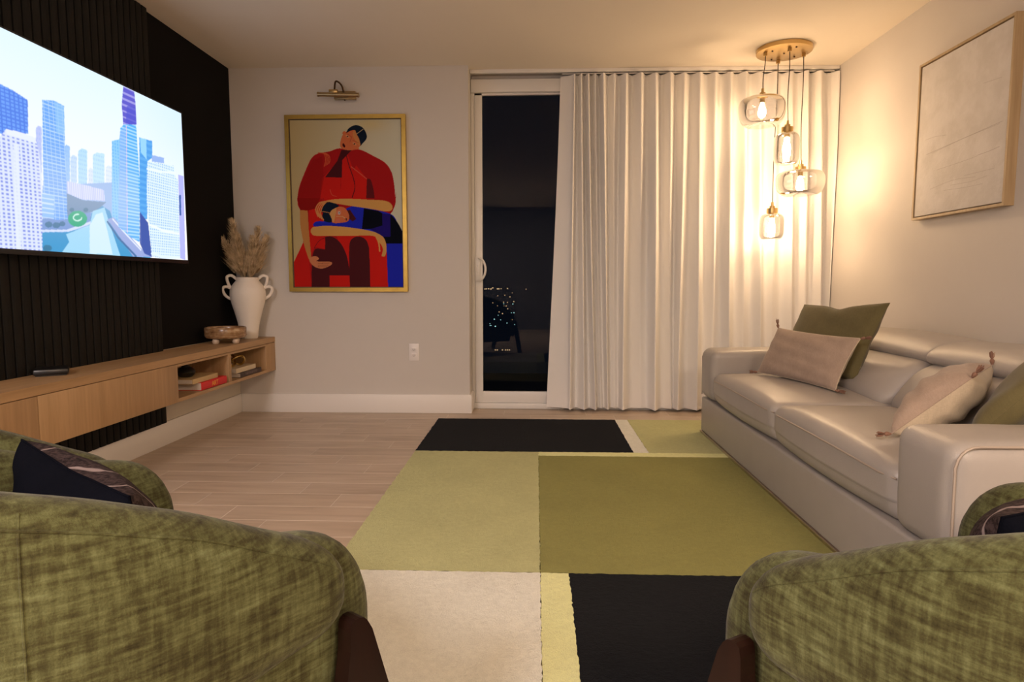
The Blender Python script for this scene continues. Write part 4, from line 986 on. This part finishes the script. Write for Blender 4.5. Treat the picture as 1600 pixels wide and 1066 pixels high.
def make_armchair():
    root = empty('armchair')
    ZT_ = lerp_tab([(0, .510), (.10, .550), (.20, .600), (.30, .655), (.42, .705), (.60, .755), (.80, .775), (1.2, .78)])
    DZ = lerp_tab([(0, 0), (.08, -.004), (.22, -.040), (.4, -.055), (2, -.05)]); ZI = lambda d: ZT_(d)+.004+DZ(d); ZO = lambda d: ZT_(d)-.008
    sweep_pad('inner_pad', M['chenille'], root, .338, .33, 0.0, lerp_tab([(0, .130), (.3, .150), (.9, .17)]), ZI, lerp_tab([(0, .235), (2, .235)]), .11, 2.7, .02)
    sweep_pad('outer_pad', M['chenille'], root, .380, .33, .082, lerp_tab([(0, .115), (.3, .125), (.9, .13)]), ZO, lerp_tab([(0, .425), (.10, .408), (.20, .395), (.40, .35), (.6, .28), (2, .25)]), .075, 2.8, .04, seam=.026)
    # seat drum and cushion
    def drum(z0, z1, r, front, bev, nm, crown=0.0):
        out = []
        for k in range(56):
            a = 2*PI*k/56; x = math.cos(a); y = math.sin(a)
            if y > 0: x = math.copysign(abs(x)**.55, x); y = abs(y)**.62*front/r
            out.append((x*r, y*r))
        V = []; F = []; prof = [(0, 0, 0)]+[(1, -bev+bev*math.sin(t), bev-bev*math.cos(t)) for t in np.linspace(0, PI/2, 6)]+[(1, -bev+bev*math.cos(t), (z1-z0)-bev+bev*math.sin(t)) for t in np.linspace(0, PI/2, 6)]+[(.55, 0, z1-z0+crown), (0, 0, z1-z0+crown*1.25)]
        for kk, off, z in prof:
            for x, y in out:
                L = math.hypot(x, y); s = kk*(L+off)/L if kk == 1 else kk; V.append((x*s, y*s, z0+z))
        n = 56
        for i in range(len(prof)-1):
            for k in range(n): F.append((i*n+k, i*n+(k+1) % n, (i+1)*n+(k+1) % n, (i+1)*n+k))
        return MB().add(V, F).build(nm, M['chenille'], root, True)
    drum(.19, .335, .385, .40, .055, 'seat_base'); drum(.28, .400, .275, .37, .05, 'seat_cushion', .012)
    # dark wood plank legs, splayed, with a side rail joining each pair
    def plank(name, pts, x0, x1): MB().prism(pts, 'x', x0, x1).build(name, M['darkwood'], root)
    for s in (-1, 1):
        xa, xb = sorted((s*.424, s*.454))
        pf_ = catmull([(.225, .385, 0), (.229, .428, 0), (.252, .430, 0), (.268, .405, 0)], 3)
        plank('leg', [(p.x, p.y) for p in pf_]+[(.388, 0), (.330, 0), (.245, .26), (.200, .23)], xa, xb)
        plank('leg', [(-.20, .30), (-.26, .32), (-.36, 0), (-.31, 0)], xa, xb)
        q = MB(); q.prism([(.235, .215), (.270, .275), (-.20, .285), (-.22, .225)], 'x', *sorted((s*.4235-.0, s*.400))); q.build('side_rail', M['darkwood'], root)
    q = MB(); q.box(-.40, .40, .12, .17, .150, .1895, .003); q.build('cross_rail', M['darkwood'], root, True)
    q = MB(); q.box(-.40, .40, -.17, -.12, .150, .1895, .003); q.build('cross_rail', M['darkwood'], root, True)
    # seams
    f, tot = u_path(.380, .33)
    for s0 in (.47, tot-.47):
        p, nn = f(s0); P = []
        for t in np.linspace(0, 1, 18):
            z = .30+(ZO(min(s0, tot-s0))-.01-.30)*t; hz = (ZO(.47)-.31)/2; zc_ = (ZO(.47)+.31)/2; w_ = min(1, abs(z-zc_)/hz); P.append(p+nn*(.0625*(1-w_**2.8)**(1/2.8)+.04*(z-.35)+.001)+Vector((0, 0, z)))
        MB().tube(P, .0014, 6).build('seam', M['chenille'], root, True)
    return root
ch = make_armchair()
ch.location = (-.778, .985, RUGZ-.0005); ch.rotation_euler[2] = -math.radians(35)
tag(ch, 'green chenille barrel armchair on the television side, seen from behind', 'armchair', 'green barrel armchairs')
def copy_tree(o, parent=None):
    c = o.copy(); COL.objects.link(c); c.parent = parent
    for k in [x for x in bpy.data.objects if x.parent == o]: copy_tree(k, c)
    return c
ch2 = copy_tree(ch); ch2.location = (.795, .9075, RUGZ-.0005); ch2.rotation_euler[2] = math.radians(31)
ch2['label'] = 'green chenille barrel armchair on the sofa side, seen from behind'
def chair_cushion(chair, lab, sd, dz=0.0, dx=0.0):
    mw = Matrix.Translation(chair.location) @ Matrix.Rotation(chair.rotation_euler[2], 4, 'Z')
    r3 = mw.to_3x3(); B = mw @ Vector((.19+dx, .06, .424-dz)); U = r3 @ Vector((-.44, -.0, 0.015)); V_ = r3 @ Vector((0, -.05, .232))
    pillow('throw_pillow', B, U, V_, .15, ('tweed', 'navy'), lab, .006, .03, sd, welt='navy', cat='pillow')
chair_cushion(ch, 'dark navy and charcoal pillow with pale streaks in the armchair on the television side', 5, .012, .062)
chair_cushion(ch2, 'dark charcoal pillow in the armchair on the sofa side', 6, .018)
SC.cycles.sample_clamp_indirect = 4.0
